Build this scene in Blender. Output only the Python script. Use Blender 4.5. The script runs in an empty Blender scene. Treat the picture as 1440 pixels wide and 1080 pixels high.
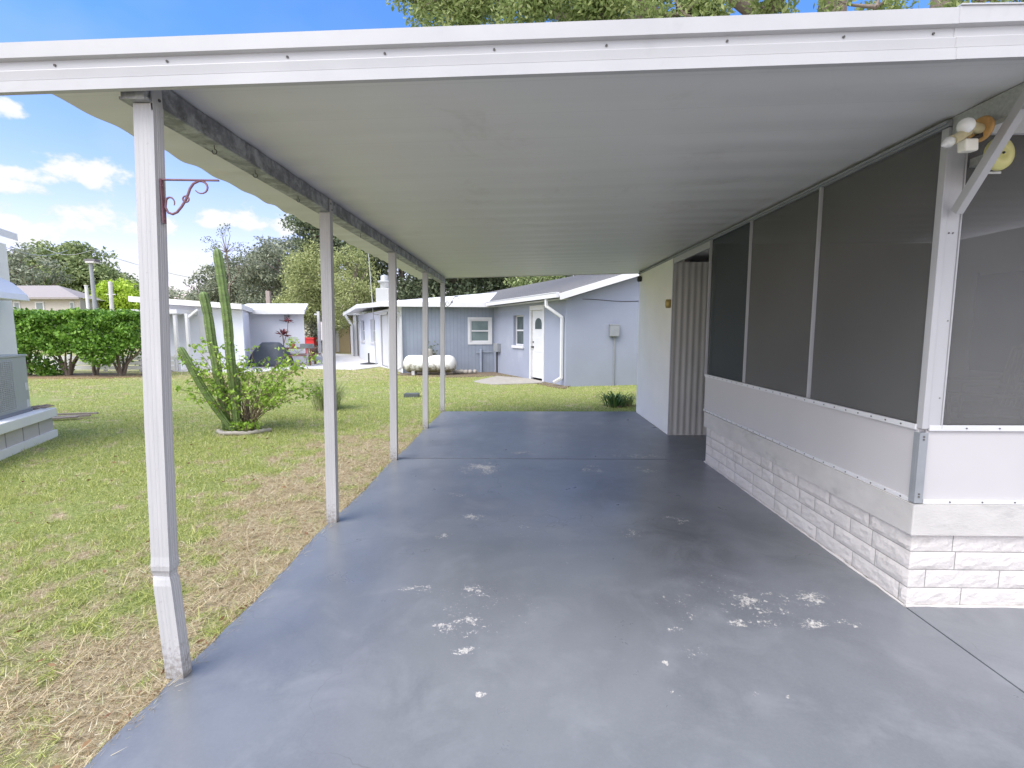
import bpy, math, random
import numpy as np
from mathutils import Vector, Matrix
random.seed(7); np.random.seed(7)
S = bpy.context.scene; COL = S.collection
R = math.radians

# ------------------------------------------------------------------ camera
CF = 700.0; CH = 1.5
yaw = math.atan(15/700.); pit = math.atan(75/math.hypot(700, 15))
fw = Vector((-math.sin(yaw)*math.cos(pit), math.cos(yaw)*math.cos(pit), -math.sin(pit)))
rt = Vector((math.cos(yaw), math.sin(yaw), 0)); up = rt.cross(fw)
cd = bpy.data.cameras.new('camera'); cam = bpy.data.objects.new('camera', cd); COL.objects.link(cam)
cam.matrix_world = Matrix(((rt.x, up.x, -fw.x, 0), (rt.y, up.y, -fw.y, 0), (rt.z, up.z, -fw.z, CH), (0, 0, 0, 1)))
cd.sensor_width = 36; cd.lens = CF/1440*36; cd.clip_end = 3000; cd.clip_start = .05
S.camera = cam
def ray(px, py): return fw + rt*((px-720)/CF) + up*((540-py)/CF)
def AY(px, py, y):          # point of the view of the site plan at distance y
    d = ray(px, py); t = y/d.y; return Vector((d.x*t, y, CH+d.z*t))
def G(px, py, z=0.):        # where that direction meets height z
    d = ray(px, py); t = (z-CH)/d.z; return Vector((d.x*t, d.y*t, z))

# ------------------------------------------------------------------ tagging
def tag(o, label=None, cat=None, group=None, kind=None):
    if label: o['label'] = label
    if cat: o['category'] = cat
    if group: o['group'] = group
    if kind: o['kind'] = kind
    return o
def thing(name, label, cat, loc=(0, 0, 0), rz=0, group=None):
    o = bpy.data.objects.new(name, None); COL.objects.link(o); o.location = loc; o.rotation_euler = (0, 0, rz)
    o.empty_display_size = .1
    return tag(o, label, cat, group)

class MB:
    def __init__(s): s.v = []; s.f = []; s.m = []; s.sm = []
    def add(s, vs, fs, mi=0, smooth=False):
        b = len(s.v); s.v += [tuple(v) for v in vs]
        for f in fs: s.f.append([b+i for i in f]); s.m.append(mi); s.sm.append(smooth)
        return s
    def box(s, x0, x1, y0, y1, z0, z1, mi=0, M=None, bev=0):
        if x0 > x1: x0, x1 = x1, x0
        if y0 > y1: y0, y1 = y1, y0
        if z0 > z1: z0, z1 = z1, z0
        vs = [Vector((x, y, z)) for z in (z0, z1) for x, y in ((x0, y0), (x1, y0), (x1, y1), (x0, y1))]
        if M: vs = [M @ v for v in vs]
        return s.add(vs, [(3, 2, 1, 0), (4, 5, 6, 7), (0, 1, 5, 4), (1, 2, 6, 5), (2, 3, 7, 6), (3, 0, 4, 7)], mi)
    def prism(s, poly, z0, z1, mi=0, M=None, smooth=False):   # poly ccw in xy
        n = len(poly)
        vs = [Vector((p[0], p[1], z0)) for p in poly]+[Vector((p[0], p[1], z1)) for p in poly]
        if M: vs = [M @ v for v in vs]
        s.add(vs, [list(range(n))[::-1], list(range(n, 2*n))], mi)
        s.add(vs, [(i, (i+1) % n, n+(i+1) % n, n+i) for i in range(n)], mi, smooth)
        return s
    def bar(s, a, b, w, h=None, mi=0, upv=(0, 0, 1)):   # rectangular bar
        a = Vector(a); b = Vector(b); h = h or w; d = (b-a).normalized(); u = Vector(upv)
        if abs(d.dot(u)) > .99: u = Vector((0, 1, 0))
        sx = d.cross(u).normalized(); sy = sx.cross(d).normalized()
        vs = [p + sx*i*w/2 + sy*j*h/2 for p in (a, b) for i, j in ((-1, -1), (1, -1), (1, 1), (-1, 1))]
        return s.add(vs, [(0, 1, 2, 3), (7, 6, 5, 4), (0, 4, 5, 1), (1, 5, 6, 2), (2, 6, 7, 3), (3, 7, 4, 0)], mi)
    def tube(s, pts, r, n=8, mi=0, caps=True, star=0, ribs=0):
        pts = [Vector(p) for p in pts]; rr = r if isinstance(r, (list, tuple)) else [r]*len(pts)
        rings = []; pu = None
        for i, p in enumerate(pts):
            d = (pts[min(i+1, len(pts)-1)]-pts[max(i-1, 0)]).normalized()
            if pu is None: pu = Vector((1, 0, 0)) if abs(d.x) < .8 else Vector((0, 1, 0))
            a = (pu - d*pu.dot(d)).normalized(); b = d.cross(a); pu = a
            ring = []
            for k in range(n):
                t = 2*math.pi*k/n; q = rr[i]*(1+(star*math.cos(ribs*t) if ribs else 0))
                ring.append(p + a*q*math.cos(t)+b*q*math.sin(t))
            rings.append(ring)
        vs = [v for r_ in rings for v in r_]; fs = []
        for i in range(len(pts)-1):
            for k in range(n):
                fs.append((i*n+k, i*n+(k+1) % n, (i+1)*n+(k+1) % n, (i+1)*n+k))
        s.add(vs, fs, mi, True)
        if caps: s.add(vs, [list(range(n))[::-1], [(len(pts)-1)*n+k for k in range(n)]], mi)
        return s
    def cyl(s, a, b, r, n=16, mi=0): return s.tube([a, b], r, n, mi)
    def lathe(s, prof, c, n=20, mi=0, M=None):       # prof [(r,z)] about z at c
        vs = []
        for r, z in prof:
            for k in range(n):
                t = 2*math.pi*k/n; v = Vector((r*math.cos(t), r*math.sin(t), z))
                vs.append((M @ v if M else v)+Vector(c))
        fs = [(i*n+k, i*n+(k+1) % n, (i+1)*n+(k+1) % n, (i+1)*n+k) for i in range(len(prof)-1) for k in range(n)]
        s.add(vs, fs, mi, True)
        return s
    def extrude_profile(s, prof, pa, pb, mi=0, closed=True):   # explicit point lists (same order) at both ends
        n = len(prof); vs = [pa(p) for p in prof]+[pb(p) for p in prof]
        s.add(vs, [(i, (i+1) % n, n+(i+1) % n, n+i) for i in range(n if closed else n-1)], mi)
        if closed: s.add(vs, [list(range(n))[::-1], list(range(n, 2*n))], mi)
        return s
    def build(s, name, mats, parent=None, bev=0, label=None):
        me = bpy.data.meshes.new(name); me.from_pydata(s.v, [], s.f)
        for m in (mats if isinstance(mats, (list, tuple)) else [mats]): me.materials.append(m)
        me.polygons.foreach_set('material_index', s.m); me.polygons.foreach_set('use_smooth', s.sm); me.update()
        o = bpy.data.objects.new(name, me); COL.objects.link(o)
        if parent:
            o.parent = parent
        if bev:
            m = o.modifiers.new('bevel', 'BEVEL'); m.width = bev; m.segments = 2; m.limit_method = 'ANGLE'; m.angle_limit = R(50)
        if label: o['label'] = label
        return o

def leaf_mesh(name, P, size, mats, parent=None, aspect=.5, flat=0., droop=0., up_bias=0., dirs=None, extra=None):
    """many small leaf faces at points P"""
    P = np.asarray(P, dtype=np.float64); n = len(P)
    sz = size*(.6+.8*np.random.rand(n)) if np.isscalar(size) else size
    a = np.random.randn(n, 3) if dirs is None else dirs+.45*np.random.randn(n, 3)
    a[:, 2] = a[:, 2]*(1-flat)-droop; a /= np.linalg.norm(a, axis=1)[:, None]+1e-9
    b = np.random.randn(n, 3); b[:, 2] *= (1-up_bias); b -= a*(a*b).sum(1)[:, None]; b /= np.linalg.norm(b, axis=1)[:, None]+1e-9
    L = sz[:, None]*a*.5; W = sz[:, None]*b*.5*aspect
    V = np.stack([P-L, P-L*.1+W, P+L, P-L*.1-W], 1).reshape(-1, 3)
    me = bpy.data.meshes.new(name); me.vertices.add(4*n); me.vertices.foreach_set('co', V.ravel())
    me.loops.add(4*n); me.loops.foreach_set('vertex_index', np.arange(4*n, dtype=np.int32))
    me.polygons.add(n); me.polygons.foreach_set('loop_start', np.arange(0, 4*n, 4, dtype=np.int32))
    me.polygons.foreach_set('loop_total', np.full(n, 4, dtype=np.int32))
    me.update(calc_edges=True)
    me.materials.append(mats); o = bpy.data.objects.new(name, me); COL.objects.link(o)
    if parent: o.parent = parent
    return o

# ------------------------------------------------------------------ materials
def newmat(name):
    m = bpy.data.materials.new(name); m.use_nodes = True; nt = m.node_tree
    return m, nt, nt.nodes, nt.links, nt.nodes['Principled BSDF']
def mixc(nt, fac, a, b, mode='MIX'):
    n = nt.nodes.new('ShaderNodeMix'); n.data_type = 'RGBA'; n.blend_type = mode
    for s_, v in ((0, fac), (6, a), (7, b)):
        if hasattr(v, 'links') or hasattr(v, 'is_output'): nt.links.new(v, n.inputs[s_])
        else: n.inputs[s_].default_value = v if s_ == 0 else (v if len(v) == 4 else (*v, 1))
    return n.outputs[2]
def math_(nt, op, a, b=None, c=None, clamp=False):
    n = nt.nodes.new('ShaderNodeMath'); n.operation = op; n.use_clamp = clamp
    for i, v in enumerate((a, b, c)):
        if v is None: continue
        if hasattr(v, 'is_output'): nt.links.new(v, n.inputs[i])
        else: n.inputs[i].default_value = v
    return n.outputs[0]
def noise(nt, vec, scale, detail=4, rough=.55, dist=0):
    detail = min(detail, 5)
    n = nt.nodes.new('ShaderNodeTexNoise'); n.inputs['Scale'].default_value = scale; n.inputs['Detail'].default_value = detail
    n.inputs['Roughness'].default_value = rough; n.inputs['Distortion'].default_value = dist
    if vec is not None: nt.links.new(vec, n.inputs['Vector'])
    return n.outputs['Fac']
def ramp(nt, fac, stops):
    n = nt.nodes.new('ShaderNodeValToRGB'); nt.links.new(fac, n.inputs[0]); e = n.color_ramp.elements
    while len(e) > 1: e.remove(e[-1])
    e[0].position = stops[0][0]; e[0].color = (*stops[0][1], 1)
    for p, c in stops[1:]:
        q = e.new(p); q.color = (*c, 1)
    return n.outputs[0]
def maprange(nt, v, a, b, c=0, d=1, smooth=False):
    n = nt.nodes.new('ShaderNodeMapRange'); n.interpolation_type = 'SMOOTHSTEP' if smooth else 'LINEAR'
    nt.links.new(v, n.inputs[0])
    for i, x in enumerate((a, b, c, d)): n.inputs[i+1].default_value = x
    return n.outputs[0]
def objco(nt, scale=None):
    t = nt.nodes.new('ShaderNodeTexCoord').outputs['Object']
    if scale:
        m = nt.nodes.new('ShaderNodeMapping'); m.inputs['Scale'].default_value = scale; nt.links.new(t, m.inputs[0]); t = m.outputs[0]
    return t
def bump(nt, h, strength, dist=.01):
    b = nt.nodes.new('ShaderNodeBump'); b.inputs['Strength'].default_value = strength; b.inputs['Distance'].default_value = dist
    nt.links.new(h, b.inputs['Height']); nt.links.new(b.outputs[0], nt.nodes['Principled BSDF'].inputs['Normal'])
def mat(name, col, rough=.6, var=.15, scale=6, metal=0, bmp=0, bscale=60, vec=None, dark=None, dfac=(.55, .75), spec=None):
    m, nt, N, L, B = newmat(name); t = objco(nt, vec)
    c1 = tuple(max(0, x*(1-var)) for x in col); c2 = tuple(min(1, x*(1+var)) for x in col)
    n1 = noise(nt, t, scale, 6, .6); c = ramp(nt, n1, [(.3, c1), (.7, c2)])
    if dark:
        n2 = noise(nt, t, scale*.6, 8, .7, .3); c = mixc(nt, maprange(nt, n2, dfac[0], dfac[1]), c, dark)
    L.new(c, B.inputs['Base Color']); B.inputs['Metallic'].default_value = metal
    L.new(maprange(nt, n1, .3, .7, max(.05, rough-.08), min(1, rough+.08)), B.inputs['Roughness'])
    if spec is not None: B.inputs['Specular IOR Level'].default_value = spec
    if bmp: bump(nt, noise(nt, t, bscale, 5, .6), bmp, .01)
    return m
def leafmat(name, stops, rough=.55, trans=.25, seed=.0):
    m, nt, N, L, B = newmat(name)
    g = N.new('ShaderNodeNewGeometry'); t = objco(nt)
    big = noise(nt, t, .6 if seed == 0 else seed, 3)
    v = math_(nt, 'ADD', math_(nt, 'MULTIPLY', g.outputs['Random Per Island'], .55), math_(nt, 'MULTIPLY', big, .45))
    c = ramp(nt, v, stops); L.new(c, B.inputs['Base Color']); B.inputs['Roughness'].default_value = rough
    B.inputs['Specular IOR Level'].default_value = .25
    tr = N.new('ShaderNodeBsdfTranslucent'); L.new(c, tr.inputs[0]); mx = N.new('ShaderNodeMixShader'); mx.inputs[0].default_value = trans
    L.new(B.outputs[0], mx.inputs[1]); L.new(tr.outputs[0], mx.inputs[2]); L.new(mx.outputs[0], N['Material Output'].inputs[0])
    return m

white_alu = mat('white_aluminium', (.42, .42, .43), .40, .05, 3, bmp=.02, dark=(.33, .325, .32), dfac=(.60, .85))
white_trim = mat('white_trim', (.62, .62, .63), .45, .04, 4)
def pan_mat():
    m, nt, N, L, B = newmat('roof_pan_enamel'); t = objco(nt); s = N.new('ShaderNodeSeparateXYZ'); L.new(t, s.inputs[0])
    st = objco(nt, (.3, 5, 1)); n = noise(nt, st, 1.6, 4); c = ramp(nt, n, [(.3, (.65, .645, .64)), (.7, (.69, .685, .68))])
    w = math_(nt, 'ABSOLUTE', math_(nt, 'SUBTRACT', math_(nt, 'FRACT', math_(nt, 'DIVIDE', s.outputs[1], .305)), .5)); c = mixc(nt, maprange(nt, w, .485, .5, 0, .15), c, (.30, .29, .285))
    c = mixc(nt, maprange(nt, noise(nt, t, 1.7, 5, .75, .6), .58, .80, 0, .45), c, (.40, .37, .33))
    L.new(c, B.inputs['Base Color']); B.inputs['Roughness'].default_value = .42
    return m
roof_pan = pan_mat()
galv = mat('galvanised_steel', (.20, .205, .22), .5, .45, 16, metal=.35, dark=(.52, .54, .56), dfac=(.45, .7))
galv_light = mat('galvanised_steel_pale', (.42, .43, .42), .45, .2, 60, metal=.4)
dark_screw = mat('screw_metal', (.09, .085, .08), .5, .2, 50)
kick = mat('kick_panel_enamel', (.52, .50, .50), .5, .03, 2, bmp=.015, bscale=20)
ledge_m = mat('painted_concrete_ledge', (.52, .50, .475), .8, .08, 5, bmp=.25, bscale=50, vec=(1, 1, 2), dark=(.33, .32, .31), dfac=(.58, .8))
block_m = mat('painted_block', (.62, .585, .555), .8, .06, 8, bmp=.6, bscale=45, dark=(.45, .42, .38), dfac=(.56, .85))
mortar_m = mat('mortar_joint', (.30, .285, .27), .9, .1, 20, bmp=.4)
bright_white = mat('bright_white_paint', (.80, .80, .80), .5, .02, 3)
render_white = mat('white_stucco', (.85, .83, .775), .85, .03, 2, bmp=.25, bscale=90)
corr_m = mat('corrugated_panel', (.48, .475, .455), .55, .08, 5, vec=(3, 1, .4))
black = mat('black_paint', (.02, .02, .022), .5, .2, 10)
brass = mat('brass_fixture', (.38, .29, .10), .4, .2, 20, metal=.5)
iron_red = mat('faded_iron', (.20, .10, .12), .6, .2, 30)
iron_dark = mat('dark_iron', (.05, .05, .05), .6, .2, 30)
cream_pl = mat('cream_plastic', (.50, .44, .26), .45, .1, 20)
sensor_pl = mat('sensor_plastic', (.72, .70, .62), .45, .04, 20)
yellow_pl = mat('yellowed_plastic', (.58, .55, .22), .4, .08, 12)
orange_pl = mat('orange_aged_plastic', (.50, .28, .09), .5, .3, 25)
bulb_m = mat('frosted_bulb', (.82, .83, .84), .2, .02, 3)
bulb_clear = mat('clear_bulb', (.55, .55, .52), .12, .2, 40, spec=.8)
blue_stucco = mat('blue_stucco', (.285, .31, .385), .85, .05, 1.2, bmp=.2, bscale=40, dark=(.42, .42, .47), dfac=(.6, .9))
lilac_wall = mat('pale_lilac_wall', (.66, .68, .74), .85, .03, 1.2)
shingle = None
glass_d = mat('window_glass', (.07, .09, .09), .08, .3, 3, spec=.7)
glass_teal = mat('window_glass_pane', (.16, .21, .21), .15, .15, 3, spec=.6)
white_roof = mat('white_roof_coating', (.74, .73, .72), .6, .05, 2, dark=(.55, .50, .48), dfac=(.62, .85))
wood_red = mat('stained_wood', (.17, .075, .05), .7, .3, 10, vec=(1, 8, 8))
wood_old = mat('weathered_wood', (.30, .25, .22), .85, .3, 10, vec=(2, 9, 9), bmp=.3)
conc = mat('pale_concrete', (.55, .54, .54), .9, .08, 2, bmp=.2, dark=(.42, .41, .40))
conc_old = mat('aged_concrete', (.36, .33, .29), .9, .15, 5, bmp=.3)
soil = mat('bare_soil', (.16, .12, .08), .95, .3, 12, bmp=.5)
def tank_mat():
    m, nt, N, L, B = newmat('tank_paint'); t = objco(nt); s = N.new('ShaderNodeSeparateXYZ'); L.new(t, s.inputs[0])
    n = noise(nt, t, 7, 5, .75); h = maprange(nt, s.outputs[2], .58, .10, -.12, .30)
    f = maprange(nt, math_(nt, 'ADD', n, h), .56, .78); L.new(mixc(nt, f, (.68, .67, .65), (.15, .14, .08)), B.inputs['Base Color']); B.inputs['Roughness'].default_value = .55
    return m
tank_m = tank_mat()
grey_box = mat('grey_metal_box', (.26, .275, .29), .5, .08, 8)
ac_m = mat('air_unit_panel', (.40, .42, .40), .5, .05, 3)
ac_fin = mat('air_unit_fins', (.50, .51, .53), .45, .2, 30, metal=.3)
bark = mat('tree_bark', (.18, .145, .12), .9, .3, 6, bmp=.8, bscale=14, vec=(3, 3, .7))
tarp_m = mat('tarp', (.055, .065, .08), .6, .2, 4, bmp=.3, bscale=8)
red_m = mat('red_plastic', (.62, .03, .03), .45, .1, 5)
tan_wall = mat('tan_wall', (.48, .38, .22), .8, .06, 2)
cream_wall = mat('cream_wall', (.60, .56, .42), .8, .06, 2)
beige_wall = mat('beige_siding', (.50, .46, .42), .8, .04, 2)
beige_roof = mat('beige_shingle', (.29, .26, .25), .9, .08, 6, bmp=.3)
cactus_m = mat('cactus_skin', (.115, .175, .045), .55, .35, 7, vec=(1, 1, 3)); spine_m = mat('cactus_spines', (.55, .52, .36), .7, .2, 30)
stem_m = mat('shrub_stem', (.20, .15, .10), .8, .3, 12)
porch_wall = mat('porch_siding', (.62, .60, .55), .75, .05, 3)
terracotta = mat('terracotta', (.40, .17, .09), .8, .1, 10)
def post_mat():
    m, nt, N, L, B = newmat('post_enamel'); t = objco(nt); s = N.new('ShaderNodeSeparateXYZ'); L.new(t, s.inputs[0])
    n = noise(nt, objco(nt, (30, 30, 2.5)), 1, 4); n2 = noise(nt, t, 38, 5, .75)
    c = ramp(nt, n, [(.3, (.40, .40, .41)), (.7, (.46, .455, .46))])
    d = maprange(nt, math_(nt, 'ADD', n2, maprange(nt, s.outputs[2], 0, .22, .28, 0)), .60, .82, 0, .75); c = mixc(nt, d, c, (.17, .15, .13))
    L.new(c, B.inputs['Base Color']); B.inputs['Roughness'].default_value = .42; return m
post_m = post_mat()

def siding_mat(name, col, pitch):
    m, nt, N, L, B = newmat(name); t = objco(nt)
    s = N.new('ShaderNodeSeparateXYZ'); L.new(t, s.inputs[0])
    w = math_(nt, 'FRACT', math_(nt, 'DIVIDE', s.outputs[0], pitch))
    g = math_(nt, 'LESS_THAN', w, .09)
    n1 = noise(nt, t, 2, 5); c = ramp(nt, n1, [(.3, tuple(x*.92 for x in col)), (.7, tuple(x*1.08 for x in col))])
    c = mixc(nt, g, c, tuple(x*.80 for x in col)); L.new(c, B.inputs['Base Color']); B.inputs['Roughness'].default_value = .8
    b = N.new('ShaderNodeBump'); b.inputs['Distance'].default_value = .003; b.invert = True; L.new(g, b.inputs['Height']); L.new(b.outputs[0], B.inputs['Normal'])
    return m
blue_siding = siding_mat('blue_grooved_siding', (.25, .285, .345), .13)

def shingle_mat():
    m, nt, N, L, B = newmat('grey_shingles'); t = objco(nt, (3.2, 7, 7))
    b = N.new('ShaderNodeTexBrick'); L.new(t, b.inputs[0]); b.inputs['Scale'].default_value = 1
    b.inputs['Color1'].default_value = (.10, .097, .092, 1); b.inputs['Color2'].default_value = (.17, .163, .153, 1); b.inputs['Mortar'].default_value = (.06, .06, .07, 1)
    b.inputs['Mortar Size'].default_value = .03
    n = noise(nt, objco(nt), 25, 6, .7); c = mixc(nt, .5, b.outputs[0], ramp(nt, n, [(.3, (.07, .068, .065)), (.7, (.27, .26, .25))]))
    L.new(c, B.inputs['Base Color']); B.inputs['Roughness'].default_value = .95
    return m
shingle = shingle_mat()

def screen_mat(name, col, tr):
    m, nt, N, L, B = newmat(name)
    t = objco(nt); n = noise(nt, t, 1.3, 4)
    L.new(ramp(nt, n, [(.3, tuple(x*.85 for x in col)), (.7, tuple(x*1.15 for x in col))]), B.inputs['Base Color'])
    B.inputs['Roughness'].default_value = .7; B.inputs['Specular IOR Level'].default_value = .25
    tp = N.new('ShaderNodeBsdfTransparent'); mx = N.new('ShaderNodeMixShader'); mx.inputs[0].default_value = tr
    L.new(B.outputs[0], mx.inputs[1]); L.new(tp.outputs[0], mx.inputs[2]); L.new(mx.outputs[0], N['Material Output'].inputs[0])
    return m
screen_m = screen_mat('insect_screen', (.155, .155, .152), .46); screen_dim = screen_mat('insect_screen_dimmed', (.055, .066, .072), .36)  # second copy has the dim far porch's shade put into its colour

# slab paint ------------------------------------------------------------
def slab_mat():
    m, nt, N, L, B = newmat('painted_slab'); t = objco(nt)
    chips = [(675, 658, 32, 11, 1), (833, 659, 21, 6, 1), (902, 660, 24, 6, .8), (897, 641, 60, 3.5, .95), (744, 637, 42, 3.5, .7), (667, 727, 18, 6, .9), (738, 741, 9, 4, 1), (628, 753, 16, 6, .8), (643, 694, 14, 5, .8),
             (950, 729, 18, 8, .8), (891, 750, 32, 9, .6), (585, 827, 30, 10, .6), (659, 832, 34, 12, .8), (649, 880, 44, 20, .9), (659, 916, 28, 8, .85), (675, 977, 10, 6, .9), (1071, 848, 48, 19, 1), (1139, 843, 46, 14, .85),
             (1060, 877, 40, 9, 1), (1139, 877, 26, 8, .95), (1203, 877, 34, 9, .75), (947, 885, 15, 5, 1), (976, 869, 22, 9, .85), (950, 975, 22, 11, .65), (936, 932, 7, 5, 1), (976, 917, 24, 12, .65), (1066, 977, 12, 6, .65), (1110, 982, 9, 5, .65), (1010, 840, 120, 45, .3), (680, 850, 110, 50, .3), (760, 740, 140, 60, .2)]
    dens = None
    for px, py, hx, hy, w in chips:
        c = G(px, py); sx = hx*c.y/700; sy = hy*c.y*c.y/1050/1.3; mp = N.new('ShaderNodeMapping'); mp.vector_type = 'POINT'
        mp.inputs['Location'].default_value = (-c.x/sx, -c.y/sy/1.3, 0); mp.inputs['Scale'].default_value = (1/sx, 1/sy/1.3, 0); L.new(t, mp.inputs[0])
        ln = N.new('ShaderNodeVectorMath'); ln.operation = 'LENGTH'; L.new(mp.outputs[0], ln.inputs[0])
        v = maprange(nt, ln.outputs['Value'], 0.2, 1.5, w, 0, True)
        dens = v if dens is None else math_(nt, 'MAXIMUM', dens, v)
    n1 = noise(nt, t, 34, 5, .85, .25); n2 = noise(nt, t, 130, 2, .7); n3 = noise(nt, t, 7, 3, .6)
    nn = math_(nt, 'ADD', math_(nt, 'MULTIPLY', n1, .8), math_(nt, 'MULTIPLY', n2, .2))
    dn = math_(nt, 'MULTIPLY', math_(nt, 'POWER', math_(nt, 'MAXIMUM', dens, 0.), .62), maprange(nt, n3, .38, .60, .35, 1.1))
    thr = math_(nt, 'SUBTRACT', .682, math_(nt, 'MULTIPLY', dn, .232))
    chip = maprange(nt, math_(nt, 'SUBTRACT', nn, thr), 0, .03)
    big = noise(nt, t, .7, 5, .6, .6); med = noise(nt, t, 3.2, 7, .65, .5)
    base = ramp(nt, big, [(.30, (.125, .134, .150)), (.55, (.172, .182, .200)), (.72, (.208, .217, .232))])
    base = mixc(nt, maprange(nt, med, .5, .8, 0, .55), base, (.26, .27, .29))
    base = mixc(nt, maprange(nt, noise(nt, t, 1.6, 6, .7, .8), .56, .78, 0, .5), base, (.10, .11, .13))
    refl_stains = None  # dark screens' reflection painted into the slab colour, mixed with real staining
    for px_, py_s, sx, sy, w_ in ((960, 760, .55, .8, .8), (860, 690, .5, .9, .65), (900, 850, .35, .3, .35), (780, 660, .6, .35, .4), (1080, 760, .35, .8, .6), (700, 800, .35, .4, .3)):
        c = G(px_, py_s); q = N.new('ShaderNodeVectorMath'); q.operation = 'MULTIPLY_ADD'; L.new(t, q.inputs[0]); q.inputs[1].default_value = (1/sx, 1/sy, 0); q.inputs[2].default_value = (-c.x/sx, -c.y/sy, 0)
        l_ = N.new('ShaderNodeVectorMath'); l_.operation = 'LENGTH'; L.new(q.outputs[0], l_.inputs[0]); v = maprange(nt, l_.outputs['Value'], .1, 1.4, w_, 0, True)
        refl_stains = v if refl_stains is None else math_(nt, 'MAXIMUM', refl_stains, v)
    darkening = math_(nt, 'MULTIPLY', refl_stains, maprange(nt, noise(nt, t, 1.9, 5, .7, 1.2), .36, .62, .35, 1))
    base = mixc(nt, darkening, base, (.055, .058, .066))
    spots = maprange(nt, noise(nt, t, 9, 4, .75), .70, .74, 0, .45); base = mixc(nt, spots, base, (.07, .07, .075))
    vv = N.new('ShaderNodeTexVoronoi'); vv.feature = 'DISTANCE_TO_EDGE'; vv.inputs['Scale'].default_value = .42
    wv = N.new('ShaderNodeVectorMath'); wv.operation = 'ADD'; L.new(t, wv.inputs[0]); nv = N.new('ShaderNodeTexNoise'); nv.inputs['Scale'].default_value = 2.2; nv.inputs['Detail'].default_value = 4; L.new(t, nv.inputs[0]); L.new(nv.outputs['Color'], wv.inputs[1]); L.new(wv.outputs[0], vv.inputs['Vector'])
    crack = math_(nt, 'MULTIPLY', math_(nt, 'LESS_THAN', vv.outputs['Distance'], .0016), maprange(nt, big, .45, .6, 0, .7)); base = mixc(nt, crack, base, (.06, .06, .065))
    fine = noise(nt, t, 70, 4, .7); base = mixc(nt, maprange(nt, fine, .4, .75, 0,   .18), base, (.25, .26, .275))
    c = mixc(nt, chip, base, ramp(nt, noise(nt, t, 60, 3), [(.35, (.33, .31, .29)), (.65, (.56, .54, .51))]))
    L.new(c, B.inputs['Base Color'])
    r = math_(nt, 'ADD', maprange(nt, med, .3, .7, .27, .40), math_(nt, 'MULTIPLY', chip, .35)); L.new(r, B.inputs['Roughness'])
    B.inputs['Specular IOR Level'].default_value = .6
    h = math_(nt, 'SUBTRACT', math_(nt, 'MULTIPLY', noise(nt, t, 35, 6, .6), .25), math_(nt, 'MULTIPLY', chip, .25)); bump(nt, h, .35, .004)
    return m
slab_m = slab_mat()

def lawn_color(nt, t, rnd=None):
    N, L = nt.nodes, nt.links
    s = N.new('ShaderNodeSeparateXYZ'); L.new(t, s.inputs[0]); x, y = s.outputs[0], s.outputs[1]
    n1 = noise(nt, t, .55, 2, .6); n2 = noise(nt, t, 3.5, 3, .7); n3 = noise(nt, t, 30, 2, .7)
    # straw zone next to the slab and in the foreground
    dx = maprange(nt, math_(nt, 'ADD', x, math_(nt, 'MULTIPLY', math_(nt, 'SUBTRACT', n1, .5), 2.6)), -3.2, -1.9, 0, .92, True)
    dy = maprange(nt, y, 6.0, 9.0, 1, 0, True)
    near = maprange(nt, math_(nt, 'ADD', y, math_(nt, 'MULTIPLY', x, .25)), .9, 3.0, .75, 0, True)
    dry = math_(nt, 'MULTIPLY', dx, dy)
    dry = math_(nt, 'MAXIMUM', dry, math_(nt, 'MULTIPLY', near, .95))
    far = maprange(nt, n1, .5, .72, 0, .35)
    far = math_(nt, 'MAXIMUM', far, maprange(nt, y, 13.5, 16, 0, .4, True))
    far = math_(nt, 'MULTIPLY', far, maprange(nt, x, -5, 0, 1, .2))
    dry = math_(nt, 'MAXIMUM', dry, far)
    dry = maprange(nt, math_(nt, 'ADD', math_(nt, 'MULTIPLY', dry, .8), math_(nt, 'MULTIPLY', math_(nt, 'SUBTRACT', n2, .5), 3.2)), .10, .70, 0, 1)
    return dry, n2, n3
def lawn_mat():
    m, nt, N, L, B = newmat('lawn_ground'); t = objco(nt); dry, n2, n3 = lawn_color(nt, t)
    g = ramp(nt, n3, [(.3, (.16, .20, .055)), (.7, (.36, .41, .15))]); d = ramp(nt, n3, [(.3, (.27, .205, .12)), (.7, (.60, .51, .35))])
    L.new(mixc(nt, dry, g, d), B.inputs['Base Color']); B.inputs['Roughness'].default_value = .95; B.inputs['Specular IOR Level'].default_value = .1
    bump(nt, noise(nt, t, 45, 6, .8), .9, .03)
    return m
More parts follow.
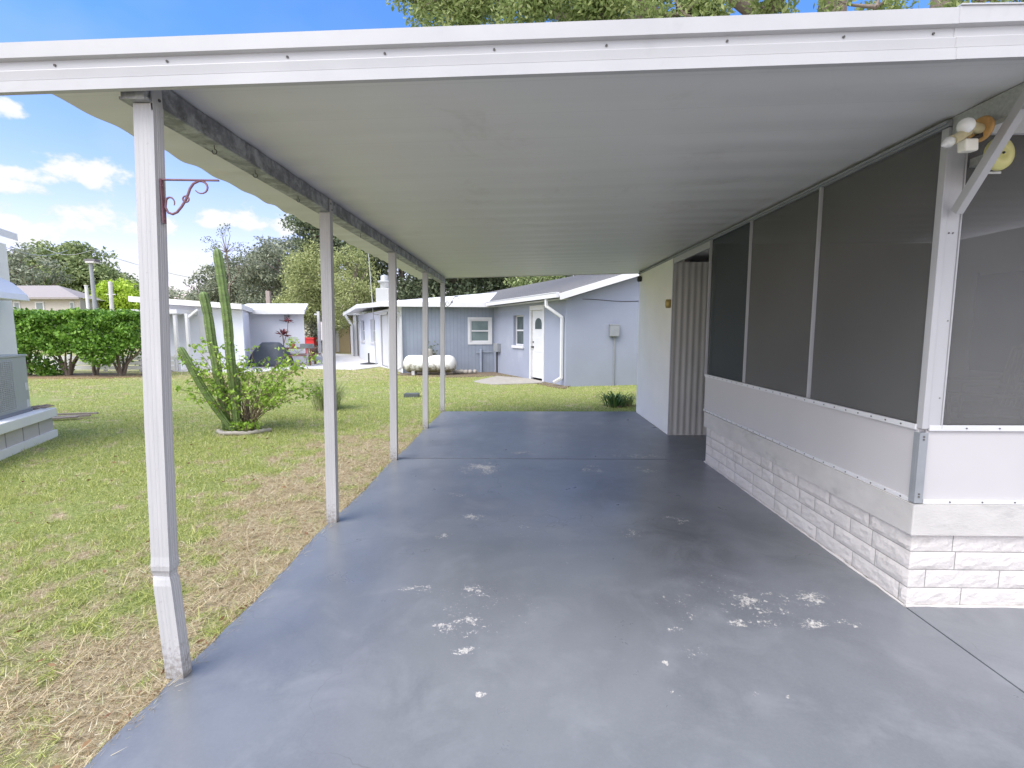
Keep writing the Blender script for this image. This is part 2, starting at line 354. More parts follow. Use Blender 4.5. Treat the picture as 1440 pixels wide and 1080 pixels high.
def blade_mat():
    m, nt, N, L, B = newmat('grass_blades'); t = objco(nt); dry, n2, n3 = lawn_color(nt, t)
    g = N.new('ShaderNodeNewGeometry'); rr = g.outputs['Random Per Island']
    gc = ramp(nt, rr, [(0, (.22, .28, .06)), (.4, (.42, .47, .125)), (.8, (.58, .59, .23)), (1, (.72, .66, .4))])
    dc = ramp(nt, rr, [(0, (.33, .23, .13)), (.3, (.52, .42, .26)), (.7, (.68, .59, .41)), (.85, (.32, .35, .12)), (1, (.78, .72, .58))])
    dd = maprange(nt, math_(nt, 'ADD', dry, math_(nt, 'MULTIPLY', math_(nt, 'SUBTRACT', math_(nt, 'FRACT', math_(nt, 'MULTIPLY', rr, 37.)), .5), .8)), .45, .55)
    c = mixc(nt, dd, gc, dc); L.new(c, B.inputs['Base Color']); B.inputs['Roughness'].default_value = .7; B.inputs['Specular IOR Level'].default_value = .2
    tr = N.new('ShaderNodeBsdfTranslucent'); L.new(c, tr.inputs[0]); mx = N.new('ShaderNodeMixShader'); mx.inputs[0].default_value = .3
    L.new(B.outputs[0], mx.inputs[1]); L.new(tr.outputs[0], mx.inputs[2]); L.new(mx.outputs[0], N['Material Output'].inputs[0])
    return m

leaf_oak = leafmat('oak_leaves', [(.15, (.09, .13, .05)), (.5, (.25, .32, .13)), (.85, (.50, .55, .28))], seed=.35)
leaf_grey = leafmat('greygreen_leaves', [(.15, (.08, .10, .07)), (.5, (.22, .25, .17)), (.85, (.48, .50, .37))], seed=.3)
leaf_lime = leafmat('lime_leaves', [(.15, (0.220, 0.330, 0.028)), (.5, (0.413, 0.578, 0.055)), (.85, (0.618, 0.757, 0.138))], seed=.5)
leaf_feather = leafmat('feathery_leaves', [(.15, (.12, .15, .05)), (.5, (.30, .34, .13)), (.85, (.56, .58, .28))], seed=.5)
leaf_dark = leafmat('dark_leaves', [(.15, (.035, .05, .03)), (.5, (.11, .145, .08)), (.85, (.30, .34, .20))], seed=.35)
leaf_haze = leafmat('hazed_leaves', [(.15, (0.250, 0.265, 0.203)), (.5, (0.406, 0.437, 0.328)), (.85, (0.593, 0.624, 0.484))], seed=.2)  # distance haze painted in as paler leaf colours
leaf_hedge = leafmat('hedge_leaves', [(.1, (0.037, 0.094, 0.015)), (.45, (0.125, 0.263, 0.037)), (.8, (0.275, 0.450, 0.075)), (1, (0.450, 0.575, 0.150))], seed=1.5, rough=.4)
leaf_bush = leafmat('bush_leaves', [(.1, (0.120, 0.240, 0.024)), (.5, (0.288, 0.456, 0.060)), (.9, (0.504, 0.624, 0.144))], seed=2)
leaf_red = leafmat('cordyline_leaves', [(.2, (.07, .015, .02)), (.8, (.28, .05, .07))], seed=2)
leaf_strap = leafmat('strap_leaves', [(.1, (.02, .06, .02)), (.6, (.07, .15, .045)), (1, (.25, .30, .08))], seed=2)
leaf_dry = leafmat('dry_clump_leaves', [(.1, (.16, .21, .07)), (.5, (.30, .36, .14)), (1, (.48, .46, .28))], seed=2)
fallen_m = leafmat('fallen_leaves', [(.1, (.12, .05, .03)), (.5, (.24, .13, .07)), (1, (.42, .30, .16))], seed=3)

# ------------------------------------------------------------------ ground
ZG = -.03
def ground():
    # one sheet to the horizon, finer near the carport
    xs = sorted(set([-900, -400, -200, -120, -80, -60]+list(np.arange(-48, 48.1, 1.0))+[60, 90, 150, 400, 900]))
    ys = sorted(set([-300, -100, -40]+list(np.arange(-16, 60.1, 1.0))+[80, 120, 200, 400, 1200]))
    mb = MB(); vs = []
    for y in ys:
        for x in xs:
            z = ZG+(.02*math.sin(x*1.3+y*.7)*math.cos(y*.9) if (x < -3 or y > 11) and abs(x) < 50 and y < 60 else 0)*.8
            vs.append((x, y, z))
    nx = len(xs); fs = [(j*nx+i, j*nx+i+1, (j+1)*nx+i+1, (j+1)*nx+i) for j in range(len(ys)-1) for i in range(nx-1)]
    mb.add(vs, fs, 0, True)
    tag(mb.build('ground', lawn_mat()), kind='structure')
ground()
def slab():
    mb = MB()
    # ragged left edge
    ys = np.arange(-4, 5.741, .06); left = [(-1.505+.012*math.sin(y*3.1)+random.uniform(-.008, .008), y) for y in ys]
    mb.prism([(2.088, -4), (2.088, 5.736)]+[(a, min(b, 5.736)) for a, b in left[::-1]], -.14, 0)
    ys = np.arange(5.75, 9.2, .06); left = [(-1.505+.012*math.sin(y*3.1)+random.uniform(-.008, .008), y) for y in ys]
    mb.prism([(2.088, 5.748), (2.088, 9.22)]+[(a, b) for a, b in left[::-1]], -.14, .001)
    mb.box(2.098, 7, -4, 2.70, -.14, .0005)
    mb.box(2.088, 4.3, 5.70, 7.3, -.14, .0005)
    mb.box(-1.49, 2.09, 5.735, 5.75, -.14, -.012)   # joint filler
    mb.box(2.087, 2.099, -4, 2.7, -.14, -.012)
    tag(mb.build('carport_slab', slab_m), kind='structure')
slab()

# ------------------------------------------------------------------ carport
def cz(x): return 2.503+.0224*x        # ceiling height
XL, XR, YF, YB = -1.93, 5.6, 1.925, 9.3
carport = thing('carport', 'white flat roofed carport on five slim metal posts over a grey slab', 'carport', (-1.48, 1.97, 0))
carport.location = (0, 0, 0)
def roof():
    mb = MB(); ys = np.arange(YF+.02, YB+.001, .0254)
    prof = []
    for i, y in enumerate(ys):
        ph = (y/.305) % 1
        z = .0030*math.cos(2*math.pi*ph)
        prof.append((y, z, ph))
    xs = [XL, XL+.03, XL+.12, -1, 0, 1, 2, 3.5, XR]
    n = len(prof); vs = []
    for x in xs:
        for (y, z, ph) in prof:
            k = 2.0+.8*math.sin(y*5) if x <= XL+.03 else 1.
            vs.append((x, y, cz(x)+z*k))
    fs = [(j*n+i, (j+1)*n+i, (j+1)*n+i+1, j*n+i+1)[::-1] for j in range(len(xs)-1) for i in range(n-1)]
    mb.add(vs, fs, 0, True)
    # top skin and edges
    top = [(x, y, cz(x)+.06) for x in (XL, XR) for y in (YF+.02, YB)]
    mb.add(top, [(0, 2, 3, 1)], 0)
    for j in range(n-1):   # left lip
        a = vs[j]; b = vs[j+1]
        mb.add([a, b, (b[0], b[1], b[2]+.045), (a[0], a[1], a[2]+.045)], [(0, 3, 2, 1)], 0)
    
    # back edge trim follows the slope
    f = lambda x, y, z: (x, y, z)
    vsb = [(x, y, cz(x)+dz) for x in (XL, XR) for (y, dz) in ((YB-.002, -.012), (YB+.03, -.012), (YB+.03, .066), (YB-.002, .066))]
    mb.add(vsb, [(0, 1, 2, 3)[::-1], (4, 5, 6, 7), (0, 4, 5, 1)[::-1], (1, 5, 6, 2)[::-1], (2, 6, 7, 3)[::-1], (3, 7, 4, 0)[::-1]], 0)
    mb.build('roof', roof_pan, carport)
roof()
def fascia():
    mb = MB()
    # profile (dy, dz) seen from the left end; front is -y
    p = [(0, .083), (-.030, .083), (-.030, .030), (-.020, .026), (-.012, .024), (-.012, -.008), (-.024, -.011), (-.025, -.013), (-.021, -.044), (-.017, -.047), (-.030, -.050), (-.030, -.088), (-.010, -.090), (-.006, -.084), (0, -.084)]
    def ends(x): return lambda q: Vector((x, YF+q[0], cz(x)+q[1]))
    seam = 1.52
    mb.extrude_profile(p, ends(-2.06), ends(seam))
    p2 = [(a-.002 if a < 0 else a, b+(.003 if b > .05 else 0)) for a, b in p]
    mb.extrude_profile(p2, ends(seam), ends(XR))
    mb.box(seam, XR, YF-.036, YF-.0, cz(seam)+.0875, cz(seam)+.0925)
    for px, py in ((77, 92), (235, 88), (404, 77), (541, 70), (695, 64), (853, 58), (1023, 50), (1187, 46), (1313, 43)):
        c = AY(px, py, YF-.014)
        mb.cyl((c.x, YF-.012, cz(c.x)+.008), (c.x, YF-.016, cz(c.x)+.007), .0045, 8, 1)
    mb.build('fascia', [white_alu, dark_screw], carport)
fascia()
def beams():
    mb = MB()   # left beam: galvanised channel
    zb = 2.368
    a = MB(); x0, x1 = -1.515, -1.425
    def zt(x): return cz(x)-.006
    def bm(mb, x0, x1, y0, y1, zb):
        vs = [(x0, y0, zb), (x1, y0, zb), (x1, y1, zb), (x0, y1, zb), (x0, y0, zt(x0)), (x1, y0, zt(x1)), (x1, y1, zt(x1)), (x0, y1, zt(x0))]
        mb.add(vs, [(3, 2, 1, 0), (4, 5, 6, 7), (0, 1, 5, 4), (1, 2, 6, 5), (2, 3, 7, 6), (3, 0, 4, 7)])
    bm(a, x0, x1, 1.945, YB-.03, zb)
    a.box(x0-.012, x0-.0, 1.95, YB-.03, zb, zb+.012); a.box(x1, x1+.006, 1.95, YB-.03, zb, zb+.01)
    a.build('beam', galv, carport, .002)
    b = MB(); bm(b, 2.115, 2.165, 1.935, 2.62, 2.435)
    b.build('beam', galv_light, carport, .002)
beams()
DENT = (-.0065, -.0065, -.0315, -.0115, .0135, .0435)
def post_mesh(dent=False, short=False):
    # fluted square tube along z with tongue
    wx, wy = .039, .028; w = 1.
    flute = []
    def side(n):
        out = []
        for i in range(n): out.append(i/n)
        return out
    pts = []
    for k in range(4):
        ang = k*math.pi/2
        pr = [(-w, -w), (-.6*w, -w), (-.55*w, -w+.022), (-.35*w, -w+.022), (-.3*w, -w), (-.08*w, -w), (-.04*w, -w+.022), (.04*w, -w+.022), (.08*w, -w), (.3*w, -w), (.35*w, -w+.022), (.55*w, -w+.022), (.6*w, -w)]
        for x, y in pr: pts.append(((x*math.cos(ang)-y*math.sin(ang))*wx, (x*math.sin(ang)+y*math.cos(ang))*wy))
    zs = [0, .04, 2.366] if not dent else [0, .03, .1, .2, .3, .38, .42, .445, .46, .475, .49, .51, .55, .62, .8, 1.1, 1.5, 1.9, 2.366]
    mb = MB(); vs = []
    for z in zs:
        ox = .040*z/2.366; oy = 0
        if dent:
            # bends: the lower length kicks out from the crumple
            k = .465
            ox = float(np.interp(z, (0, .02, .47, 1.12, 1.68, 2.366), DENT))
            d = math.exp(-((z-k)/.022)**2); d2 = math.exp(-((z-k-.03)/.03)**2)
        for (x, y) in pts:
            dx = dy = 0
            if dent:
                f = max(0, min(1, (x+wx)/(2*wx)))
                if y < -.9*wy+.004: dy = .016*d*(1-f*.4) - .006*d2
                if x > .8*wx: dx = -.010*d+.004*d2
                if x < -.8*wx: dx = -.006*d
            vs.append((x+ox+dx, y+dy, z))
    n = len(pts)
    mb.add(vs, [(j*n+i, j*n+(i+1) % n, (j+1)*n+(i+1) % n, (j+1)*n+i) for j in range(len(zs)-1) for i in range(n)], 0, False)
    mb.add(vs, [list(range(n))[::-1], [(len(zs)-1)*n+i for i in range(n)]])
    # tongue beside the beam + bolts
    to = -.015 if dent else 0
    tx = .040-.0+.0345
    mb.box(tx, tx+.006, -wy, wy, 2.34, 2.463)
    mb.cyl((tx+.006, -.008, 2.43), (tx+.010, -.008, 2.43), .006, 8, 1)
    mb.cyl((tx+.006, .010, 2.39), (tx+.010, .010, 2.39), .006, 8, 1)
    return mb
# positions: the post centre
py_ = [2.005, 3.77, 5.66, 7.55, 9.18]
for i, y in enumerate(py_):
    if i == 0:
        p = post_mesh(True).build('post', [post_m, dark_screw], carport, label='bent white post with a dent near its foot'); base_post = None
    elif i == 1:
        p = post_mesh().build('post', [post_m, dark_screw], carport); base_post = p
    else:
        p = base_post.copy(); COL.objects.link(p)
    p.location = (-1.4985+.0, y, 0)
# hooks screwed under the beam
def hook_mb(r=.011):
    mb = MB(); mb.tube([(0, 0, 0), (0, 0, -.018)], .002, 6)
    mb.tube([(r*math.sin(t), 0, -.018-r+r*math.cos(t)) for t in np.linspace(0, 5.4, 14)], .002, 6); return mb
hk = None
for k, y in enumerate((2.42, 2.78, 3.30, 4.55, 5.9, 6.9, 8.2)):
    if hk is None: hk = h = hook_mb().build('hook', iron_dark, carport)
    else: h = hk.copy(); COL.objects.link(h)
    h.location = (-1.455, y, 2.368); h.rotation_euler = (0, 0, .6*k)

# plant brackets
def bracket(loc, rz, s, m, label):
    t = thing('plant_bracket', label, 'plant bracket', loc, rz, 'scroll plant brackets on the posts')
    a = MB(); a.box(-.0, .004, -.010, .010, -.20*s, .0); a.cyl((.004, 0, -.03*s), (.007, 0, -.03*s), .005, 8); a.cyl((.004, 0, -.18*s), (.007, 0, -.18*s), .005, 8)
    a.build('back_plate', m, t)
    b = MB(); b.bar((.004, 0, -.002), (.26*s, 0, -.002), .012, .005)
    b.build('arm', m, t)
    c = MB(); pts = []
    # lower curl -> S -> upper curl
    for th in np.linspace(R(-30), R(150), 9): pts.append((.034*s+.020*s*math.cos(th), -.105*s+.024*s*math.sin(th)))
    pts += [(.004*s+.006, -.125*s), (.022*s, -.150*s), (.042*s, -.157*s), (.062*s, -.148*s), (.085*s, -.122*s), (.105*s, -.092*s), (.118*s, -.065*s), (.128*s, -.040*s), (.145*s, -.018*s), (.170*s, -.006*s)]
    for th in np.linspace(R(75), R(-150), 10): pts.append((.178*s+.030*s*math.cos(th), -.034*s+.028*s*math.sin(th)))
    rr = [.002+.003*math.sin(math.pi*i/(len(pts)-1)) for i in range(len(pts))]
    c.tube([(x, 0, z) for x, z in pts], rr, 8)
    cx, cz_ = .106*s, -.088*s
    c.tube([(cx+.014*s*math.cos(q), 0, cz_+.014*s*math.sin(q)) for q in np.linspace(0, 2*math.pi, 13)], .004*s, 6)
    c.build('scroll', m, t)
    return t
bracket((-1.425, 2.004, 2.093), R(4), .85, iron_red, 'faded red iron scroll bracket on the dented front post')
bracket((-1.425, 9.18, 2.13), R(8), 1.2, iron_dark, 'black iron scroll bracket on the farthest carport post')

# ------------------------------------------------------------------ right side house with screened porch
XW = 2.105
house = thing('screened_house', 'white house with grey insect screens above white panels and painted block base', 'house')
def block_wall():
    mb = MB(); ch = .1025; rng = random.Random(3)
    def run(origin, d, nrm, length, zc, off):
        # blocks along direction d, outward normal nrm
        mb2 = []
        u = -off
        while u < length:
            L = .395 if rng.random() < .8 else .20
            a, b = max(u, 0)+.0022, min(u+L, length)-.0022
            if b-a > .03:
                nx = max(2, int((b-a)/.03)); nz = 4; ph = rng.random()*50; vs = []
                base = rng.uniform(-.002, .004)
                for j in range(nz+1):
                    for i in range(nx+1):
                        e = min(1, min(i, nx-i, j, nz-j))
                        h = -.0035 if e == 0 else base+.001+.0028*math.sin(i*1.1+ph)*math.cos(j*1.9+ph*1.3)+rng.uniform(-.0016, .0016)
                        p = origin+d*(a+(b-a)*i/nx)+nrm*h+Vector((0, 0, zc+.0025+(ch-.005)*j/nz)); vs.append(p)
                fs = [(j*(nx+1)+i, j*(nx+1)+i+1, (j+1)*(nx+1)+i+1, (j+1)*(nx+1)+i) for j in range(nz) for i in range(nx)]
                if d.cross(Vector((0, 0, 1))).dot(nrm) < 0: fs = [f[::-1] for f in fs]
                mb.add(vs, fs, 0, False)
            u += L
    for c in range(4):
        off = (.0, .2, .05, .27)[c]
        run(Vector((2.105, 5.66, 0)), Vector((0, -1, 0)), Vector((-1, 0, 0)), 5.66-2.635, .0+c*ch, off)
        run(Vector((2.105, 2.635, 0)), Vector((1, 0, 0)), Vector((0, -1, 0)), 3.6, .0+c*ch, off+.1)
    mb.box(2.110, 2.30, 2.640, 5.66, 0, .41, 1); mb.box(2.30, 5.7, 2.640, 2.83, 0, .41, 1)
    # rough sealant line at the foot
    for (a, b) in (((2.098, 5.66, 0), (2.098, 2.63, 0)), ((2.098, 2.628, 0), (5.7, 2.628, 0))):
        a = Vector(a); b = Vector(b); n = 60
        mb.tube([a.lerp(b, i/n)+Vector((rng.uniform(-.003, .003), rng.uniform(-.003, .003), 0)) for i in range(n+1)], [.008+rng.uniform(-.003, .004) for _ in range(n+1)], 6)
    mb.build('block_wall', [block_m, mortar_m], house)
block_wall()
def ledge():
    mb = MB()
    mb.prism([(2.080, 5.68), (2.080, 2.606), (5.7, 2.606), (5.7, 2.75), (2.22, 2.75), (2.22, 5.68)], .412, .578)
    mb.build('ledge', ledge_m, house, .006)
ledge()
def kick_panels():
    a = MB(); a.box(XW, XW+.03, 2.655, 5.755, .579, .985)
    a.build('kick_panel', kick, house)
    b = MB(); b.box(XW+.03, 5.7, 2.640, 2.67, .579, .985)
    b.build('kick_panel', kick, house)
    s = MB()
    # trim strips with screws, side wall
    for z0, z1, k in ((.579, .602, 0), (.975, 1.005, 1)):
        s.box(XW-.012, XW-.0005, 2.66, 5.757, z0, z1); s.box(XW+.036, 5.7, 2.6235, 2.6395, z0, z1)
        y = 2.72+k*.04
        while y < 5.7:
            s.cyl((XW-.015, y, (z0+z1)/2), (XW-.0115, y, (z0+z1)/2), .0045, 8, 1); y += .118
        x = 2.28+k*.05
        while x < 5.6: s.cyl((x, 2.6205, (z0+z1)/2), (x, 2.6245, (z0+z1)/2), .004, 8, 1); x += .17
    s.build('panel_trim', [white_trim, dark_screw], house, .002)
    c = MB(); c.box(XW-.016, XW+.028, 2.618, 2.66, .585, .965); c.box(XW-.018, XW-.0161, 2.630, 2.636, .62, .93)
    for z in (.62, .635, .93, .945): c.cyl((XW+.005, 2.615, z), (XW+.005, 2.619, z), .005, 8, 1)
    c.build('corner_trim', [grey_box, dark_screw], house, .004)
kick_panels()
def screens():
    edges = [(5.75, 4.77), (4.77, 3.69), (3.69, 2.66)]
    for a, b in edges:
        m = MB(); m.box(XW+.012, XW+.0145, b+.012, a-.012, 1.005, 2.505); m.build('screen', screen_dim if a > 5 else screen_m, house, label='screen at the alcove end tinted for the dim porch beyond' if a > 5 else None)
    m = MB(); m.box(2.205, 5.6, 2.652, 2.6545, 1.005, 2.47); m.build('screen', screen_m, house)
    for y, w in ((5.765, .016), (4.77, .011), (3.69, .014)):
        m = MB(); m.box(XW-.006, XW+.024, y-w/2, y+w/2, 1.006, 2.51); m.box(XW-.009, XW-.006, y-w/4, y+w/4, 1.01, 2.50); m.build('mullion', white_alu, house, .002)
    # wide post between screens (corner)
    c = MB(); c.box(XW-.004, XW+.026, 2.622, 2.665, .985, 2.5); c.box(XW+.0265, XW+.094, 2.628, 2.69, .985, 2.5); c.box(XW+.0945, XW+.102, 2.623, 2.66, .985, 2.5)
    c.cyl((XW+.045, 2.6245, 1.99), (XW+.045, 2.6285, 1.99), .004, 8, 1); c.cyl((XW+.065, 2.6245, 1.99), (XW+.065, 2.6285, 1.99), .004, 8, 1)
    c.cyl((XW+.08, 2.6245, 1.55), (XW+.08, 2.6285, 1.55), .003, 8, 1); c.cyl((XW+.075, 2.6245, 1.15), (XW+.075, 2.6285, 1.15), .003, 8, 1)
    c.build('corner_post', [white_alu, dark_screw], house, .003)
    h = MB(); h.box(XW-.006, XW+.05, 2.62, 9.2, 2.505, 2.535); h.box(XW-.022, XW-.006, 2.62, 9.2, 2.515, 2.53); h.build('head_channel', grey_box, house, .002)
    h = MB(); h.box(XW+.1, 5.6, 2.63, 2.68, 2.47, cz(2.2)-.005); h.build('header', white_trim, house)
    h = MB(); h.box(XW-.003, XW+.03, 5.775, 7.12, 2.43, 2.504); h.build('header', white_alu, house, label='pale metal header over the alcove')
screens()
def brace():
    m = MB(); m.bar((2.150, 2.592, 2.085), (2.128, 2.25, 2.50), .046, .036, 0, (1, 0, 0))
    m.build('brace', white_alu, house, .003)
brace()
def interior():
    m = MB(); m.box(2.2, 4.62, 2.76, 5.66, .40, .42); m.build('porch_floor', conc_old, house)
    m = MB(); m.box(4.60, 4.7, 2.66, 5.70, .42, 2.45); m.build('inner_wall', porch_wall, house)
    m = MB(); m.box(2.14, 4.6, 5.66, 5.74, .0, 2.45); m.build('end_wall', porch_wall, house)
    m = MB(); m.box(4.575, 4.60, 3.1, 3.95, .45, 2.2); m.build('inner_door', render_white, house)
    m = MB(); m.box(4.58, 4.598, 4.3, 5.2, 1.1, 2.05); m.box(4.57, 4.60, 4.27, 4.30, 1.07, 2.08, 1); m.box(4.57, 4.60, 5.2, 5.23, 1.07, 2.08, 1); m.build('inner_window', [glass_d, white_trim], house)
interior()
def storage():
    m = MB(); m.box(XW-.005, XW+.15, 7.14, 9.15, 0, 2.505); m.box(XW+.15, 5.4, 9.0, 9.15, 0, 2.50); m.build('storage_wall', render_white, house)
    m = MB(); m.box(XW-.009, XW+.012, 7.118, 7.139, 0, 2.505); m.build('jamb', white_alu, house)
    # corrugated panel closing the alcove
    c = MB(); n = 90; vs = []
    for k in range(n+1):
        x = XW+.012+1.9*k/n; ph = (x*11.5) % 1
        y = 7.13-.018*(.5-.5*math.cos(2*math.pi*ph))
        vs += [(x, y, .0), (x, y, 2.45)]
    c.add(vs, [(2*k, 2*k+2, 2*k+3, 2*k+1) for k in range(n)], 0, True)
    c.box(XW+.012, 4.1, 7.128, 7.138, 0, 2.45); c.build('corrugated_panel', corr_m, house)
    b = MB(); b.box(4.02, 4.15, 5.74, 7.14, 0, 2.45); b.box(4.7, 8.5, 2.9, 12.5, 0, 2.45); b.build('house_wall', porch_wall, house)
storage()

# lamps on the corner
def security_light():
    c0 = Vector((2.09, 2.43, 2.39))
    t = thing('security_light', 'twin bulb light with cream sockets on a round base at the porch corner', 'outdoor light', c0)
    def at(px, py, y): return AY(px, py, y)-c0
    Bp = at(1381, 182, 2.41)
    m = MB(); M = Matrix.Rotation(R(-80), 3, 'Z') @ Matrix.Rotation(R(90), 3, 'X')
    m.lathe([(0, .0), (.054, .0), (.056, .006), (.050, .013), (.03, .017), (0, .018)], Bp, 24, 0, M)
    m.build('base_plate', orange_pl, t)
    def socket(a, b, r, mat_, bl, bm, br):
        m = MB(); m.tube([a, a.lerp(b, .15), a.lerp(b, .9), b], [r*.75, r, r*1.05, r*1.1], 16); m.build('socket', mat_, t)
        d = (b-a).normalized(); q = MB()
        prof = bl
        q.tube([b+d*z for z, _ in prof], [w for _, w in prof], 16); q.build('bulb', bm, t)
    socket(at(1379, 182, 2.40), at(1363, 178, 2.36), .023, cream_pl, [(0, .014), (.005, .024), (.012, .030), (.024, .034), (.040, .031), (.052, .022), (.058, .004)], bulb_m, .03)
    socket(at(1364, 184, 2.38), at(1338, 198, 2.33), .020, cream_pl, [(0, .013), (.012, .022), (.03, .024), (.05, .016), (.066, .007), (.074, .002)], bulb_clear, .03)
    s = MB(); a = at(1361, 205, 2.37); s.box(-.038, .038, -.02, .02, -.027, .027, 0, Matrix.Translation(a) @ Matrix.Rotation(R(15), 4, 'Z') @ Matrix.Rotation(R(-6), 4, 'Y')); s.build('motion_sensor', sensor_pl, t, .008)
    k = MB(); k.bar(Bp+Vector((0, -.01, -.02)), a+Vector((.01, .01, .02)), .018); k.build('bracket_arm', black, t)
    w = MB(); w.cyl((Bp.x+.002, Bp.y, Bp.z), (2.118-c0.x, Bp.y+.02, Bp.z+.035), .028, 12); w.build('mounting_box', galv_light, t)
security_light()
def yellow_disc():
    c = AY(1404, 217, 2.50)
    t = thing('wall_bell', 'round yellowed plastic disc behind the diagonal brace at the porch corner', 'bell', c)
    M = Matrix.Rotation(R(6), 3, 'Z') @ Matrix.Rotation(R(90), 3, 'X')
    m = MB(); m.lathe([(0, .022), (.02, .022), (.022, .026), (.05, .022), (.072, .012), (.076, 0), (.072, -.006), (0, -.006)], (0, 0, 0), 28, 0, M)
    m.build('disc', yellow_pl, t)
    d = MB(); d.lathe([(0, .028), (.005, .028), (.006, .02)], (0, 0, 0), 12, 0, M); d.build('hub', black, t)
    b = MB(); b.box(-.05, .03, .01, .016, -.085, -.075); b.box(-.05, -.044, .01, .05, -.085, -.04); b.box(-.02, .02, .008, .13, -.02, .02); b.build('bracket', galv_light, t)
yellow_disc()
def small_fixtures():
    c = Vector((XW-.03, 7.22, AY(941, 427, 7.2).z))
    t = thing('wall_lamp', 'small brass wall lamp on the white wall beside the corrugated panel', 'lamp', c)
    m = MB(); m.lathe([(0, -.06), (.035, -.06), (.045, -.03), (.045, .03), (.035, .06), (0, .06)], (0, 0, 0), 16); m.build('shade', brass, t)
    m = MB(); m.box(.0, .028, -.03, .03, -.035, .035); m.build('wall_plate', galv_light, t)
    c = AY(908, 389, 9.0); c.x = XW-.04; 
    t = thing('pendant_light', 'small dark metal light hanging at the far end of the white wall', 'lamp', c)
    m = MB(); m.lathe([(.0, -.09), (.035, -.085), (.045, -.05), (.04, -.01), (.02, .01), (0, .012)], (0, 0, 0), 14); m.build('shade', black, t)
    m = MB(); m.tube([(0, 0, .01), (0, 0, .10)], .008, 8); m.bar((0, 0, .095), (.036, 0, .095), .02); m.build('hanger', iron_dark, t)
small_fixtures()
def patio_chair(x, y, rz, label):
    t = thing('patio_chair', label, 'chair', (x, y, .42), rz, 'chairs inside the screened porch')
    m = MB(); m.box(-.24, .24, -.24, .22, .40, .45); m.build('seat', wood_old, t, .01)
    m = MB()
    for i in range(7): m.bar((-.2+.067*i, .22, .45), (-.2+.067*i, .30, .92), .03, .012)
    m.tube([(-.25, .21, .42), (-.24, .30, .93), (0, .32, .99), (.24, .30, .93), (.25, .21, .42)], .014, 8); m.build('backrest', wood_old, t)
    for sx in (-1, 1):
        for sy in (-1, 1):
            m = MB(); m.bar((sx*.23, sy*.21, 0), (sx*.22, sy*.2, .40), .03); m.build('leg', wood_old, t)
        m = MB(); m.tube([(sx*.25, -.22, .0+.42), (sx*.27, -.22, .64), (sx*.27, .2, .66), (sx*.25, .26, .66)], .015, 8); m.build('armrest', wood_old, t)
patio_chair(3.35, 3.45, R(200), 'brown slatted armchair inside the porch nearest the front screen')
patio_chair(3.9, 4.3, R(250), 'brown slatted armchair inside the porch by the inner wall')

# ------------------------------------------------------------------ neighbour (blue) house
def wall_open(mb, P0, P1, z0, z1, th, ops=(), mi=0):
    """solid wall from P0 to P1 (outer face on the right of travel), with real openings (u0,u1,v0,v1)"""
    P0 = Vector((P0[0], P0[1], 0)); P1 = Vector((P1[0], P1[1], 0)); d = (P1-P0); L = d.length; d.normalize()
    n = Vector((d.y, -d.x, 0))   # outward
    M = Matrix(((d.x, -n.x, 0, P0.x), (d.y, -n.y, 0, P0.y), (0, 0, 1, 0), (0, 0, 0, 1)))
    us = sorted({0, L}|{o[0] for o in ops}|{o[1] for o in ops}); vs = sorted({z0, z1}|{o[2] for o in ops}|{o[3] for o in ops})
    for i in range(len(us)-1):
        for j in range(len(vs)-1):
            uc, vc = (us[i]+us[i+1])/2, (vs[j]+vs[j+1])/2
            if any(o[0] < uc < o[1] and o[2] < vc < o[3] for o in ops): continue
            mb.box(us[i], us[i+1], 0, th, vs[j], vs[j+1], mi, M)
    return M, L
def window(parent, M, u0, u1, v0, v1, rec=.08, glass=glass_teal, fr=.05, sill=True, trim=0, rail=True):
    f = MB()
    f.box(u0, u0+fr, rec, rec+.05, v0, v1, 0, M); f.box(u1-fr, u1, rec, rec+.05, v0, v1, 0, M)
    f.box(u0+fr, u1-fr, rec, rec+.05, v0, v0+fr, 0, M); f.box(u0+fr, u1-fr, rec, rec+.05, v1-fr, v1, 0, M)
    if rail: f.box(u0+fr, u1-fr, rec-.01, rec+.05, (v0+v1)/2-.025, (v0+v1)/2+.025, 0, M)
    w = f.build('window', white_trim, parent)
    g = MB(); g.box(u0+fr, u1-fr, rec+.02, rec+.03, v0+fr, v1-fr, 0, M); g.build('pane', glass, w)
    if trim:
        t = MB(); t.box(u0-trim, u0, -.025, rec, v0-trim, v1+trim, 0, M); t.box(u1, u1+trim, -.025, rec, v0-trim, v1+trim, 0, M)
        t.box(u0, u1, -.025, rec, v1, v1+trim, 0, M); t.box(u0, u1, -.025, rec, v0-trim, v0, 0, M); t.build('frame', white_trim, w)
    if sill:
        t = MB(); t.box(u0-.06, u1+.06, -.05, rec, v0-.09, v0-.001, 0, M); t.build('sill', white_trim, w)
C0 = G(795, 542); C0 = Vector((C0.x, C0.y, 0)); dS = Vector((-.432, .902, 0)).normalized()
k_ = ray(695, 500); k_ = k_.x/k_.y; Bp = C0+dS*((C0.x-k_*C0.y)/(k_*dS.y-dS.x)); A = G(566, 524.5); A.y = 17.7; A.x = (566-735)/700*17.75
A = Vector((A.x, A.y, 0)); Fp = A+dS*11.5; gD = Vector((.985, .17, 0)).normalized(); C1 = C0+gD*6.2
EZ = 2.36
blue = thing('blue_house', 'long pale blue stucco house with white eaves beyond the carport', 'house')
